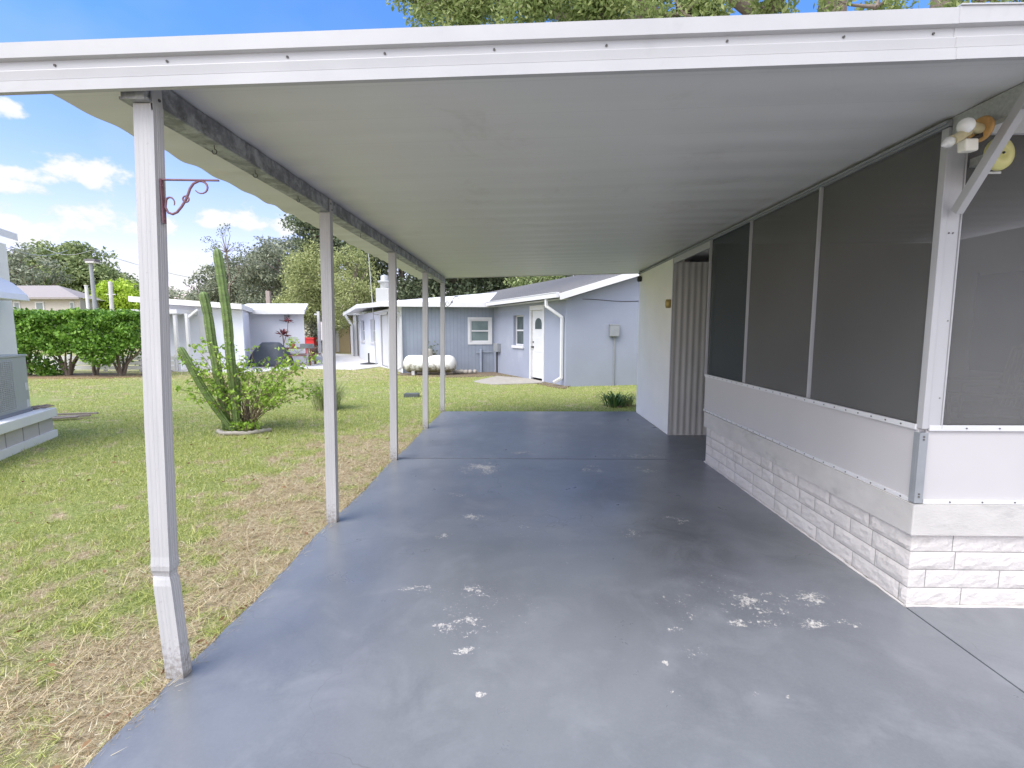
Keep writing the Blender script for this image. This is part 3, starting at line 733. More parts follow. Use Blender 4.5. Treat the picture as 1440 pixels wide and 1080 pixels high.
def blue_house():
    # gable wall facing the carport
    m = MB(); M, L = wall_open(m, C0, C1, -.1, EZ, .2)
    pk = 3.1; slope = .31
    n = Vector((gD.y, -gD.x, 0))
    g = [C0+Vector((0, 0, EZ)), C1+Vector((0, 0, EZ)), C0+gD*pk+Vector((0, 0, EZ+slope*pk))]
    vs = g+[p-n*.2 for p in g]; m.add(vs, [(0, 1, 2), (5, 4, 3), (0, 3, 4, 1), (1, 4, 5, 2), (2, 5, 3, 0)])
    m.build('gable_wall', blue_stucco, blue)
    # side wall
    Ls = (Bp-C0).length
    def us(px, py=500):   # distance along side wall from Bp (travel Bp->C0)
        d = ray(px, py); k = d.x/d.y; P = C0; t = (P.x-k*P.y)/(k*dS.y-dS.x); return Ls-t
    dw0, dw1 = us(745.5), us(765); w0, w1 = us(722), us(736)
    m = MB(); M, _ = wall_open(m, Bp, C0-dS*.0+dS*.0, -.1, EZ, .2, [(dw0, dw1, 0, 2.19), (w0, w1, 1.02, 2.0)])
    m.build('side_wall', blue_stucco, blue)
    window(blue, M, w0, w1, 1.02, 2.0, .10, glass_d, .045)
    d = MB(); d.box(dw0+.07, dw1-.07, .05, .09, .05, 2.12, 0, M)
    # raised panels
    wd = dw1-dw0-.14
    for (a, b, c, e) in ((.15, .85, .25, .75), (.15, .85, .85, 1.3)):
        d.box(dw0+.07+wd*a, dw0+.07+wd*b, .042, .052, c, e, 0, M)
    dr = d.build('door', white_trim, blue, .004)
    fr = MB(); fr.box(dw0-.02, dw0+.07, -.02, .12, .0, 2.26, 0, M); fr.box(dw1-.07, dw1+.02, -.02, .12, 0, 2.26, 0, M); fr.box(dw0+.07, dw1-.07, -.02, .12, 2.12, 2.26, 0, M); fr.build('frame', white_trim, dr)
    arch = [(math.cos(t)*wd*.27, math.sin(t)*.16) for t in np.linspace(0, math.pi, 11)]
    cx = (dw0+dw1)/2; poly = [(cx-wd*.27, 1.55), (cx+wd*.27, 1.55)]+[(cx+a, 1.72+b) for a, b in arch]
    MM = M @ Matrix(((1, 0, 0, 0), (0, 0, -1, 0), (0, 1, 0, 0), (0, 0, 0, 1)))
    q = MB(); q.prism(poly, -.049, -.04, 0, MM); q.build('pane', glass_d, dr)
    q = MB(); q.cyl(M @ Vector((dw0+.14, .05, 1.0)), M @ Vector((dw0+.14, -.02, 1.0)), .028, 12); q.build('handle', iron_dark, dr); q = MB(); q.cyl(M @ Vector((dw0+.14, .05, 1.15)), M @ Vector((dw0+.14, .02, 1.15)), .022, 12); q.build('lock', iron_dark, dr)
    # wing wall (grooved siding)
    m = MB(); W = Bp-A; Lw = W.length; dW = W.normalized()
    def uw(px):
        d_ = ray(px, 480); k = d_.x/d_.y; return ((A.x-k*A.y)/(k*dW.y-dW.x))
    a0, a1 = uw(659.5), uw(690.5); zz0, zz1 = AY(675, 483, 18).z, AY(675, 447.5, 18).z
    M2, _ = wall_open(m, (0, 0), (Lw, 0), -.1, EZ, .2, [(a0, a1, zz0, zz1)])
    o = m.build('wing_wall', blue_siding, blue); o.location = A; o.rotation_euler = (0, 0, math.atan2(dW.y, dW.x))
    nW = Vector((dW.y, -dW.x, 0)); M3 = Matrix(((dW.x, -nW.x, 0, A.x), (dW.y, -nW.y, 0, A.y), (0, 0, 1, 0), (0, 0, 0, 1)))
    window(blue, M3, a0+.05, a1-.05, zz0+.05, zz1-.05, .03, glass_teal, .05, False, .09)
    # long left wall
    m = MB(); LL = (Fp-A).length
    def ul(px):
        d_ = ray(px, 480); k = d_.x/d_.y; t = (A.x-k*A.y)/(k*dS.y-dS.x); return LL-t
    wl = [(ul(508), ul(513)), (ul(521.5), ul(528))]; dl = (ul(536.5), ul(546)); dl2 = (ul(550), ul(562))
    ops = [(a, b, .95, 2.05) for a, b in wl]+[(dl[0], dl[1], 0, 2.15)]
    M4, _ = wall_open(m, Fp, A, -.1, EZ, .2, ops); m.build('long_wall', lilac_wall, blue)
    for a, b in wl: window(blue, M4, a, b, .95, 2.05, .12, glass_d, .05, True)
    d = MB(); d.box(dl[0], dl[1], .05, .1, 0, 2.15, 0, M4); dd = d.build('door', white_trim, blue)
    f = MB(); f.box(dl[0]-.1, dl[0], -.03, .1, 0, 2.25, 0, M4); f.box(dl[1], dl[1]+.1, -.03, .1, 0, 2.25, 0, M4); f.box(dl[0]-.1, dl[1]+.1, -.03, .1, 2.15, 2.25, 0, M4); f.build('frame', white_trim, dd)
    d = MB(); d.box(dl2[0], dl2[1]+.1, -.03, .0, 0, 2.2, 0, M4); d.build('wall_panel', white_trim, blue)
    # back walls (unseen side kept closed)
    m = MB(); E2 = C1+dS*18; wall_open(m, C1, E2, -.1, EZ, .2); wall_open(m, E2, Fp, -.1, EZ, .2); m.build('rear_wall', blue_stucco, blue)
    # roofs --------------------------------------------------
    ov = .42; rid0 = C0+gD*pk-dS*.35; rid1 = rid0+dS*18
    E0 = C0-gD*ov*0-dS*.35-Vector((dS.y, -dS.x, 0))*ov; 
    sd = Vector((dS.y, -dS.x, 0))   # to the right of the side wall
    e0 = C0-dS*.35-sd*ov; e0.z = EZ+.02; r0 = rid0.copy(); r0.z = EZ+slope*pk+.12
    e0z = EZ+.03; 
    e1 = e0+dS*18; r1 = r0+dS*18
    w0_ = C1-dS*.3+gD*ov; w0_.z = EZ; w1_ = w0_+dS*18
    th = Vector((0, 0, .10))
    m = MB()
    for (a, b, c, d_) in ((e0, r0, r1, e1), (r0, w0_, w1_, r1)):
        vs = [a, b, c, d_, a+th, b+th, c+th, d_+th]
        m.add(vs, [(0, 1, 2, 3)[::-1][::-1], (7, 6, 5, 4)[::-1], (0, 4, 5, 1), (1, 5, 6, 2), (2, 6, 7, 3), (3, 7, 4, 0)])
    rf = m.build('roof', shingle, blue)
    m = MB()   # rake and eave boards
    off = -dS*.012
    for a, b in ((e0, r0), (r0, w0_)): m.bar(a+off+Vector((0, 0, .0)), b+off+Vector((0, 0, .0)), .03, .17)
    e5 = e0+dS*(5.0); g0 = e0-sd*.05
    m.bar(g0+Vector((0, 0, .04)), g0+dS*5.0+Vector((0, 0, .04)), .09, .12)
    m.bar(g0+Vector((0, 0, .11)), g0+dS*5.0+Vector((0, 0, .11)), .12, .02)
    m.build('eave_trim', white_trim, rf, .004)
    sf = MB(); aa = C0-dS*.33+Vector((0, 0, EZ-.02)); bb = aa-sd*(ov-.02); sf.add([aa, bb, bb+dS*5, aa+dS*5], [(0, 1, 2, 3)]); sf.build('soffit', white_trim, rf)
    # wing roof, white low slope
    m = MB(); fl = A-dS*.45-sd*.55; fr_ = Bp-dS*.38-sd*.42; fr_ = Vector((Bp.x+.05, Bp.y-.5, 0)); fl = Vector((A.x-.6, A.y-.45, 0))
    zf = EZ+.06; bl = fl+dS*6.5; br = fr_+dS*6.5
    P = [fl+Vector((0, 0, zf)), fr_+Vector((0, 0, zf)), br+Vector((2.6, 0, zf+.80)), bl+Vector((0, 0, zf+.22))]
    m.add(P+[p+Vector((0, 0, .07)) for p in P], [(3, 2, 1, 0), (4, 5, 6, 7), (0, 1, 5, 4), (1, 2, 6, 5), (2, 3, 7, 6), (3, 0, 4, 7)])
    # back half
    P2 = [P[3], P[2], P[2]+dS*6.5, fl+dS*12.3+Vector((0, 0, zf))]
    m.add(P2+[p+Vector((0, 0, .069)) for p in P2], [(3, 2, 1, 0), (4, 5, 6, 7), (0, 1, 5, 4), (1, 2, 6, 5), (2, 3, 7, 6), (3, 0, 4, 7)])
    wr = m.build('roof', white_roof, blue, label='low sloped white coated roof over the wing')
    m = MB(); m.bar(fl+Vector((0, -.03, zf-.01)), fr_+Vector((0, -.03, zf-.01)), .06, .17)
    m.bar(fl+Vector((0, 0, zf-.01)), bl+Vector((0, 0, zf+.18)), .06, .17)
    m.bar(bl+Vector((0, 0, zf+.18)), fl+dS*12.3+Vector((0, 0, zf-.01)), .06, .17)
    m.build('eave_trim', white_trim, wr, .004)
    sf = MB(); q = [A+Vector((-.5, -.38, zf-.06)), Vector((Bp.x, Bp.y-.42, zf-.06)), Bp+Vector((0, .1, zf-.06)), A+Vector((0, .1, zf-.06))]; sf.add(q, [(0, 1, 2, 3)]); sf.build('soffit', white_trim, wr)
    # downspouts
    def dsp(pts, r=.04):
        m = MB()
        for a, b in zip(pts, pts[1:]): m.bar(a, b, r*2, r*1.8, 0, (dS.x, dS.y, .01))
        for p in pts[1:-1]: m.box(p[0]-r*.9, p[0]+r*.9, p[1]-r*.9, p[1]+r*.9, p[2]-r*.9, p[2]+r*.9)
        return m.build('downspout', white_trim, blue, .012)
    c = C0-sd*(ov+.03)+dS*.3
    k = C0-sd*.06+dS*.12
    dsp([c+Vector((0, 0, EZ+.0)), c+Vector((0, 0, EZ-.2)), k+Vector((0, 0, EZ-.5)), k+Vector((0, 0, .2)), k-sd*.25+Vector((0, 0, .08))])
    k = A+Vector((-.02, -.10, 0)); c = A+Vector((-.25, -.42, 0))
    dsp([c+Vector((.1, 0, EZ)), c+Vector((.1, 0, EZ-.15)), k+Vector((0, 0, EZ-.35)), k+Vector((0, 0, .2)), k+Vector((-.2, -.1, .07))])
    # meter box with conduit on gable wall
    nG = Vector((gD.y, -gD.x, 0)); MG = Matrix(((gD.x, -nG.x, 0, C0.x), (gD.y, -nG.y, 0, C0.y), (0, 0, 1, 0), (0, 0, 0, 1)))
    def ug(px):
        d_ = ray(px, 480); kk = d_.x/d_.y; return (C0.x-kk*C0.y)/(kk*gD.y-gD.x)
    u0, u1 = ug(856), ug(869); z1 = AY(860, 456, 14).z; z0 = AY(860, 473, 14).z
    m = MB(); m.box(u0, u1, -.12, .0, z0, z1, 0, MG); m.box(u0-.01, u1+.01, -.13, -.0, z1-.03, z1+.0, 0, MG); b = m.build('meter_box', grey_box, blue, .015)
    m = MB(); m.box((u0+u1)/2-.0, (u0+u1)/2+.035, -.04, 0, -.05, z0, 0, MG); m.build('conduit', grey_box, b)
    z = AY(860, 422, 14).z; m = MB(); pts = [MG @ Vector((u, -.012, z+.02*math.sin(u*3)-.012*u)) for u in np.linspace(.45, 3.4, 14)]; m.tube(pts, .008, 6); m.build('cable', iron_dark, blue)
    # utility box and pipe in the inner corner
    m = MB(); c = Bp+dW*-.02-dS*.3; 
    u0, u1 = uw(692)-.02, uw(695.5)
    z1 = AY(700, 483, 17.8).z; z0 = AY(700, 495, 17.8).z
    Ms = M
    m.box(.25, .62, -.14, 0, z0, z1, 0, Ms); b = m.build('utility_box', grey_box, blue, .01)
    m = MB(); m.box(.30, .34, -.05, 0, -.05, z0, 0, Ms); m.build('conduit', iron_dark, b)
    up_ = uw(675.5); zt = AY(675, 491, 18).z
    m = MB(); m.box(up_-.035, up_+.035, -.09, -.02, -.05, zt, 0, M3); m.box(up_-.17, up_+.0, -.07, -.04, zt-.13, zt-.10, 0, M3); m.box(up_+.0, Lw-.1, -.05, -.03, zt-.11, zt-.09, 0, M3); m.build('standpipe', mat('pipe_paint', (.32, .36, .44), .6, .05, 5), blue)
    # roof vent stack
    c = AY(541, 404, 22.); zr = EZ+.3
    m = MB(); m.box(c.x-.32, c.x+.32, 21.7, 22.3, zr, AY(541, 406, 22).z); zc = AY(541, 406, 22).z
    m.lathe([(.2, 0), (.2, .25), (.3, .27), (.3, .33), (.17, .36), (.17, .55), (.0, .62)], (c.x, 22, zc), 16); m.build('roof_vent', galv_light, blue, .01)
blue_house()
def patch(name, pts, z, m, jit=.05):
    P = []
    n = len(pts)
    for i in range(n):
        a = Vector(pts[i]); b = Vector(pts[(i+1) % n])
        for k in range(6): P.append((a.lerp(b, k/6)+Vector((random.uniform(-jit, jit), random.uniform(-jit, jit), 0)))[:2])
    mb = MB(); mb.prism(P[::-1] if False else P, ZG-.02, z); return mb.build(name, m)
def ccw(pts):
    a = sum(p.x*q.y-q.x*p.y for p, q in zip(pts, pts[1:]+pts[:1])); return pts if a > 0 else pts[::-1]
tag(patch('door_step_slab', ccw([G(664, 536), G(690, 540.5), G(762, 538), G(764, 533.5), G(700, 528.5)]), .0, conc_old), kind='structure')
tag(patch('soil_border', ccw([G(560, 527), G(640, 530), G(700, 528), G(795, 546), G(800, 541), G(697, 519), G(640, 520), G(566, 523)]), -.012, soil, .08), kind='structure')
tag(patch('patio', ccw([G(200, 521), G(345, 524), G(430, 517.5), G(500, 519.5), G(535, 515), G(568, 522), G(512, 499), G(440, 496), G(200, 500)]), .0, conc, .04), kind='structure')

# propane tank
def tank():
    c = Vector(((604-735)/700*17.1, 17.1, .42)); L = .92; r = .30
    t = thing('propane_tank', 'white horizontal gas tank with green dirt on its underside by the blue wall', 'gas tank', (c.x, c.y, 0))
    m = MB(); Mx = Matrix.Rotation(R(90), 3, 'Y'); prof = []
    for a in np.linspace(-90, 0, 8): prof.append((r*math.cos(R(a)), -L+.24+.24*math.sin(R(a))))
    for a in np.linspace(0, 90, 8): prof.append((r*math.cos(R(a)), L-.24+.24*math.sin(R(a))))
    m.lathe(prof, (0, 0, .36), 28, 0, Mx); m.build('tank_body', tank_m, t)
    m = MB(); m.lathe([(.0, .27), (.12, .26), (.17, .2), (.18, .0)], (-.08, 0, .62), 18); m.build('valve_dome', mat('dome_paint', (.36, .34, .30), .6, .15, 9), t)
    for x in (-.55, .5):
        m = MB(); m.box(x-.05, x+.05, -.2, .2, -.03, .14); m.build('foot', conc, t)
tank()
def simple(name, label, cat, mb, m, loc, rz=0, group=None, bev=0):
    o = mb.build(name, m, None, bev); o.location = loc; o.rotation_euler = (0, 0, rz); return tag(o, label, cat, group)
g = G(579, 556); b = MB(); b.box(-.17, .17, -.12, .12, -.03, .045); b.box(-.15, .15, -.10, .10, .045, .052)
simple('ground_box', 'low dark grey utility box set in the lawn between the middle posts', 'utility box', b, mat('dark_grey_plastic', (.10, .11, .11), .6, .1, 8), g, .1, None, .01)
g = G(655, 525); b = MB()
for k in range(5): b.lathe([(0, 0), (.14-.015*k, .01), (.13-.015*k, .09), (.05, .13), (0, .13)], (.16*(k-2), .05*math.sin(k*2), 0), 7)
simple('rock_pile', 'small brown rocks at the foot of the grooved blue wall', 'rocks', b, conc_old, g)
# birdhouse-like urn behind the tank is the tank dome; shrub behind
def scatter_ellipsoid(c, r, n, shell=.5):
    v = np.random.randn(n, 3); v /= np.linalg.norm(v, axis=1)[:, None]; q = (shell+(1-shell)*np.random.rand(n))[:, None]
    return np.array(c)+v*q*np.array(r)
def small_shrub(name, label, c, r, n, size, m, cat='plant', group=None, aspect=.5):
    t = thing(name, label, cat, c, 0, group)
    leaf_mesh('foliage', scatter_ellipsoid((0, 0, r[2]), r, n, .1), size, m, t, aspect)
    mb = MB()
    for k in range(6):
        a = k*1.05; mb.tube([(0, 0, -.02), (r[0]*.3*math.cos(a), r[1]*.3*math.sin(a), r[2]*.7), (r[0]*.6*math.cos(a), r[1]*.6*math.sin(a), r[2]*1.3)], [.012, .009, .004], 6)
    mb.build('stem', stem_m, t); return t
small_shrub('dead_shrub', 'small grey dried shrub behind the white gas tank', Vector(((605-735)/700*17.5, 17.5, 0)), (.35, .2, .62), 500, .08, leaf_grey)

# ------------------------------------------------------------------ left neighbour with air conditioner
un = Vector((.39, -.92, 0)).normalized(); nn_ = Vector((-un.y, un.x, 0))   # nn_ faces the carport
Cn = G(76, 612); Cn = Vector((Cn.x, Cn.y, 0))
MN = Matrix(((un.x, nn_.x, 0, Cn.x), (un.y, nn_.y, 0, Cn.y), (0, 0, 1, 0), (0, 0, 0, 1)))   # local: x toward camera, y toward carport
left_house = thing('neighbour_house', 'white neighbouring house corner with metal awning at the left edge', 'house')
def neighbour():
    m = MB(); m.box(0, 4, -.9, 0, .08, .27, 0, MN)
    for k in range(9): m.box(.40*k-.006, .40*k+.006, -.02, .004, .08, .27, 1, MN) if k else None
    m.build('block_base', [mat('pale_block', (.56, .52, .47), .85, .05, 3, bmp=.2), mortar_m], left_house)
    m = MB(); m.box(-.03, 4.03, -.93, .035, -.06, .078, 0, MN); m.build('footing', render_white, left_house)
    m = MB(); m.box(-.03, 4.03, -.93, .05, .272, .40, 0, MN); m.build('cap_slab', render_white, left_house, .01)
    lc = MN.inverted() @ Vector(((10-735)/700*7.25, 7.25, 0)); m = MB(); m.box(lc.x, 1.3, -5, lc.y, -.05, 2.75, 0, MN); m.build('house_wall', render_white, left_house)
    q = AY(25, 336, 7.0); lp = MN.inverted() @ q
    m = MB(); rx, ry, rz_ = lp
    vs = [Vector((rx, ry, q.z-.03)), Vector((1.8, ry, q.z-.03)), Vector((1.8, ry-4, q.z+1.9)), Vector((rx, ry-4, q.z+1.9))]
    vs = [MN @ v for v in vs]; m.add(vs+[v+Vector((0, 0, .1)) for v in vs], [(0, 1, 2, 3), (7, 6, 5, 4), (0, 4, 5, 1), (1, 5, 6, 2), (2, 6, 7, 3), (3, 7, 4, 0)]); m.build('roof', bright_white, left_house)
    m = MB(); m.add([MN @ Vector((lc.x+.01, lc.y, 2.7)), MN @ Vector((lc.x+.01, -5, 2.7)), MN @ Vector((lc.x+.01, -3.4, 4.0))], [(0, 1, 2)]); m.build('gable_wall', render_white, left_house)
    # awning
    a0 = AY(38, 410, 7.0); la = MN.inverted() @ a0
    pr = [(-.05, .40), (.10, .395), (.30, .34), (.48, .24), (.62, .08), (.64, 0), (.60, -.01), (.58, .06), (.45, .2), (.28, .30), (.1, .355), (-.05, .36)]
    yo = la.y-.62; zo = AY(36, 423, 7).z
    m = MB(); m.extrude_profile(pr, lambda p: MN @ Vector((la.x-.0, yo+p[0], zo+p[1])), lambda p: MN @ Vector((la.x+2.2, yo+p[0], zo+p[1])))
    m.add([MN @ Vector((la.x+.01, yo+p[0], zo+p[1])) for p in pr[:6]]+[MN @ Vector((la.x+.01, yo-.05, zo))], [tuple(range(7))])
    m.build('awning', bright_white, left_house)
neighbour()
def ac_unit():
    q = G(44, 578, .40); lp = MN.inverted() @ q; zt = AY(42, 498, q.y).z
    t = thing('air_conditioner', 'grey metal air conditioning unit on the white ledge at the left edge', 'air conditioner', (0, 0, 0))
    x0 = lp.x; y0 = lp.y
    m = MB(); m.box(x0, x0+.95, y0-.6, y0, .44, zt-.03, 0, MN); m.box(x0-.01, x0+.96, y0-.61, y0+.01, zt-.03, zt, 0, MN); m.build('cabinet', ac_m, t, .006)
    m = MB(); m.box(x0-.01, x0+.96, y0-.61, y0+.012, .402, .445, 0, MN); m.build('base_rail', mat('rail_grey', (.22, .23, .25), .6, .1, 8), t)
    m = MB()
    z = .48
    while z < zt-.06: m.box(x0+.36, x0+.94, y0, y0+.012, z, z+.008, 0, MN); z += .024
    x = x0+.37
    while x < x0+.94: m.box(x, x+.004, y0+.012, y0+.015, .48, zt-.06, 0, MN); x += .05
    m.build('coil_guard', ac_fin, t)
    for z in (.47, .70):
        m = MB(); m.box(x0+.015, x0+.085, y0, y0+.003, z, z+.10, 0, MN); m.build('sticker', white_trim, t)
ac_unit()
def debris():
    a = G(95, 588); b = MB()
    b.bar((-.35, -.1, .02), (.30, .12, .03), .05, .03); b.bar((-.3, .08, .05), (.38, .18, .06), .04, .03); b.bar((-.2, -.2, .02), (.2, -.02, .03), .09, .025)
    simple('board_scrap', 'weathered board offcuts lying on the grass beyond the white ledge', 'boards', b, wood_old, a)
    p = MN @ Vector((.10, -.12, .40)); b = MB()
    b.tube([(-.12, 0, .02), (0, .03, .035), (.12, .0, .03), (.2, .05, .05)], [.015, .022, .018, .006], 8); b.tube([(-.02, .03, .03), (.05, .1, .05), (.14, .12, .03)], [.014, .012, .005], 8); b.tube([(.0, -.05, .02), (.1, -.07, .03)], [.02, .012], 8)
    simple('driftwood', 'gnarled grey driftwood on the corner of the white ledge', 'driftwood', b, wood_old, p)
    p = MN @ Vector((.05, -.38, .40)); b = MB(); b.lathe([(0, 0), (.06, .005), (.07, .04), (.05, .075), (0, .085)], (0, 0, 0), 14)
    simple('shell', 'pale cream shell on the white ledge beside the air conditioner', 'shell', b, mat('shell', (.68, .60, .42), .5, .1, 12), p)
debris()

# ------------------------------------------------------------------ cactus, shrubs, plants
def cactus():
    c = G(327, 606); c.z = ZG
    t = thing('cactus', 'tall ribbed green column cactus with several stems in the left lawn', 'cactus', c)
    def col(pix, r, name='stem', y=None):
        m = MB(); pts = []; rr = []
        P = [AY(px, py, c.y+dy)-c for px, py, dy in pix]
        n = 46
        for i in range(n+1):
            s_ = i/n*(len(P)-1); k = min(int(s_), len(P)-2); f = s_-k
            p0, p1, p2, p3 = P[max(k-1, 0)], P[k], P[k+1], P[min(k+2, len(P)-1)]
            p = .5*((2*p1)+(p2-p0)*f+(2*p0-5*p1+4*p2-p3)*f*f+(3*p1-p0-3*p2+p3)*f**3)
            pts.append(p); u = i/n
            w = r*(1-.10*math.exp(-((u*3.2 % 1)-.5)**2/.004))*(.72+.28*min(1, u*3))
            if u > .93: w *= math.sqrt(max(.02, 1-((u-.93)/.07)**2))
            rr.append(w)
        m.tube(pts, rr, 42, 0, True, .16, 7)
        P2 = []
        for i in range(2, n-1):
            for k in range(7):
                a = 2*math.pi*k/7; P2.append(pts[i]+Vector((math.cos(a), math.sin(a), 0))*rr[i]*1.15)
        o = m.build(name, cactus_m, t)
        tag(leaf_mesh('spines', np.array([tuple(p) for p in P2]), .026, spine_m, o, .25), kind='stuff'); return o
        return m.build(name, cactus_m, t)
    col([(334, 602, 0), (330, 560, 0), (324, 500, 0), (320, 450, .0), (313, 400, 0), (305, 349, 0)], .058)
    col([(322, 600, .05), (312, 560, 0), (304, 510, 0), (298, 480, 0), (292, 440, 0), (285, 410, 0)], .058)
    col([(328, 606, -.05), (308, 580, -.1), (285, 545, -.15), (268, 515, -.2), (252, 488, -.2)], .047)
    col([(318, 604, .1), (316, 580, .1), (309, 540, .1), (305, 520, .1)], .06)
    col([(330, 606, .1), (333, 570, .12), (331, 530, .15)], .055)
cactus()
def rock_ring():
    c = G(330, 606)
    m = MB(); pts = []
    for a in np.linspace(R(215), R(350), 20): pts.append((.40*math.cos(a)+.08, .36*math.sin(a)+.2, ZG+.025+.006*math.sin(a*7)))
    m.tube(pts, [.028+.012*math.sin(i*1.7)**2 for i in range(20)], 6)
    simple('edging_ring', 'low curved concrete edging around the cactus bed', 'edging', m, conc_old, (c.x, c.y, 0))
rock_ring()
def leggy_bush(label, c, spread, h, n_st, seed):
    rng = random.Random(seed); t = thing('leggy_shrub', label, 'shrub', c)
    m = MB(); P = []; D = []
    for k in range(n_st):
        a = rng.uniform(0, 2*math.pi); l = rng.uniform(.6, 1)*spread; hh = h*rng.uniform(.45, 1.0)
        b = Vector((rng.uniform(-.12, .12), rng.uniform(-.1, .1), 0)); pts = []
        e = Vector((math.cos(a)*l, math.sin(a)*l*.7, hh*(1-.2*l/spread)))
        for i in range(9):
            f = i/8; p = b.lerp(e, f); p.z = e.z*(f**.72) - (.18*f**3*l if l > .8*spread else 0); p += Vector((rng.uniform(-.02, .02), rng.uniform(-.02, .02), 0)); pts.append(p)
        m.tube(pts, [.008*(1-.8*i/8) for i in range(9)], 5)
        for i in range(3, 9):
            for _ in range(rng.randint(1, 3)):
                p = pts[i]; ax = Vector((rng.gauss(0, 1), rng.gauss(0, 1), rng.gauss(0, .6))).normalized(); ln = rng.uniform(.06, .16)
                q = p+ax*ln; m.tube([p, q], [.003, .0015], 4, 0, False)
                for w in range(rng.randint(3, 7)): P.append(p.lerp(q, rng.uniform(.3, 1.2))+Vector((rng.gauss(0, .02), rng.gauss(0, .02), rng.gauss(0, .02))))
    m.build('stems', stem_m, t)
    leaf_mesh('foliage', np.array([tuple(p) for p in P]), .058, leaf_bush, t, .55)
c = G(352, 603); c.z = ZG
leggy_bush('loose leggy green shrub growing through and beside the tall cactus', c, 1.1, 1.75, 52, 4)
c = G(345, 607); c.z = ZG
small_shrub('weedy_plant', 'low leafy weeds at the foot of the cactus', c, (.28, .2, .12), 260, .05, leaf_bush)
def blade_clump(name, label, c, n, h, spread, w, m, cat='plant', parent_r=.1, droop=.5, seed=1):
    rng = random.Random(seed); t = thing(name, label, cat, c); mb = MB()
    for k in range(n):
        a = rng.uniform(0, 2*math.pi); r0 = rng.uniform(0, parent_r); b = Vector((math.cos(a)*r0, math.sin(a)*r0, 0)); l = rng.uniform(.4, 1)*spread; hh = rng.uniform(.5, 1)*h
        d = Vector((math.cos(a), math.sin(a), 0)); s_ = Vector((-d.y, d.x, 0)); vs = []
        for i in range(6):
            f = i/5; p = b+d*l*f**1.3+Vector((0, 0, hh*(math.sin(f*math.pi*(.5+.28*droop))))); ww = w*(1-f**2.2)*.5+.0008
            vs += [p-s_*ww, p+s_*ww]
        mb.add(vs, [(2*i, 2*i+1, 2*i+3, 2*i+2) for i in range(5)], 0, True)
    mb.build('leaves', m, t)
    mb = MB(); mb.lathe([(parent_r*.9, -.02), (parent_r*.6, .03), (0, .05)], (0, 0, 0), 10); mb.build('crown_base', stem_m, t); return t
c = G(461, 573); c.z = ZG
blade_clump('grass_clump', 'tuft of tall wispy ornamental grass in the lawn behind the second post', c, 300, .60, .44, .011, leaf_dry, 'grass tuft', .26, .15)
c = G(868, 573); c.z = ZG; c.y += .3
blade_clump('strap_leaf_plant', 'dark green strap leaved plant at the far right corner of the slab', c, 70, .30, .42, .035, leaf_strap, 'plant', .2, .9, 3)
c = G(886, 571); c.z = ZG; c.y += .25
blade_clump('strap_leaf_plant', 'yellowing strap leaved plant against the foot of the white wall', c, 40, .24, .30, .03, leaf_dry, 'plant', .12, .9, 6)

def hedge():
    y0 = 16.6; x0 = (8-735)/700*y0; x1 = (203-735)/700*y0
    t = thing('hedge', 'clipped dense green hedge raised on bare trunks behind the left lawn', 'hedge', ((x0+x1)/2, y0, ZG))
    cx = (x0+x1)/2; hw = (x1-x0)/2; P = []
    n = 26000
    u = np.random.rand(n)*2-1; v = np.random.rand(n)*2-1; w = np.random.rand(n)
    # push towards the surface
    k = np.random.randint(0, 4, n)
    v = np.where(k < 2, -1+.3*np.random.rand(n)**2, v); w = np.where(k == 2, 1-.15*np.random.rand(n)**2, w)
    zlow = .72+.16*np.sin(u*9)+.22*np.cos(u*5.1+1)
    ztop = 2.10+.05*np.sin(u*7)+.03*np.sin(u*23)
    X_ = u*hw; Y_ = v*.75*(1-.08*np.sin(w*9+u*14)); Z_ = zlow+(ztop-zlow)*w
    X_ += np.random.randn(n)*.06; Y_ += np.random.randn(n)*.07; Z_ += np.random.randn(n)*.05
    lumps = np.sin(X_*4.1+2*np.sin(Z_*4.7))*np.cos(Z_*5.3+X_)
    Y_ -= .16*lumps
    leaf_mesh('foliage', np.stack([X_, Y_, Z_], 1), .105, leaf_hedge, t, .6)
    rng = random.Random(5)
    for px in (82, 160, 22, 120):
        tx = (px-735)/700*y0-cx; m = MB()
        for s_ in range(8 if px != 120 else 3):
            a = rng.uniform(0, 6.28); m.tube([(tx+.05*math.cos(a), .05*math.sin(a), 0), (tx+.2*math.cos(a), .15*math.sin(a), .4), (tx+rng.uniform(.4, .9)*math.cos(a), .3*math.sin(a), 1.0)], [.05, .035, .015], 7)
        m.build('trunk', bark, t)
    u = np.random.randn(700, 3)*np.array([.3, .2, .18])+np.array([(55-735)/700*y0-cx, -.1, .25]); leaf_mesh('low_foliage', u, .12, leaf_hedge, t, .6)
    # leaf litter under it
    m = MB(); n = 40; pts = [(hw*1.02*math.cos(a), .95*math.sin(a)-.2) for a in np.linspace(0, 2*math.pi, n, endpoint=False)]
    m.prism([(x+cx, y+y0) for x, y in pts], ZG-.02, -.008); tag(m.build('hedge_soil', mat('leaf_litter', (.24, .16, .09), .95, .4, 14, bmp=.6)), kind='structure')
hedge()
def fence():
    y = 18.2; x0 = (-20-735)/700*y; x1 = (238-735)/700*y
    t = thing('rail_fence', 'low white horizontal board fence behind the hedge', 'fence', (x0, y, 0))
    for z in (.06, .24, .42): 
        m = MB(); m.box(0, x1-x0, -.015, .015, z, z+.14); m.build('board', white_trim, t)
    for k in range(6):
        m = MB(); xx = (x1-x0)*k/5; m.box(xx-.04, xx+.04, .016, .09, -.05, .62); m.build('fence_post', white_trim, t)
fence()

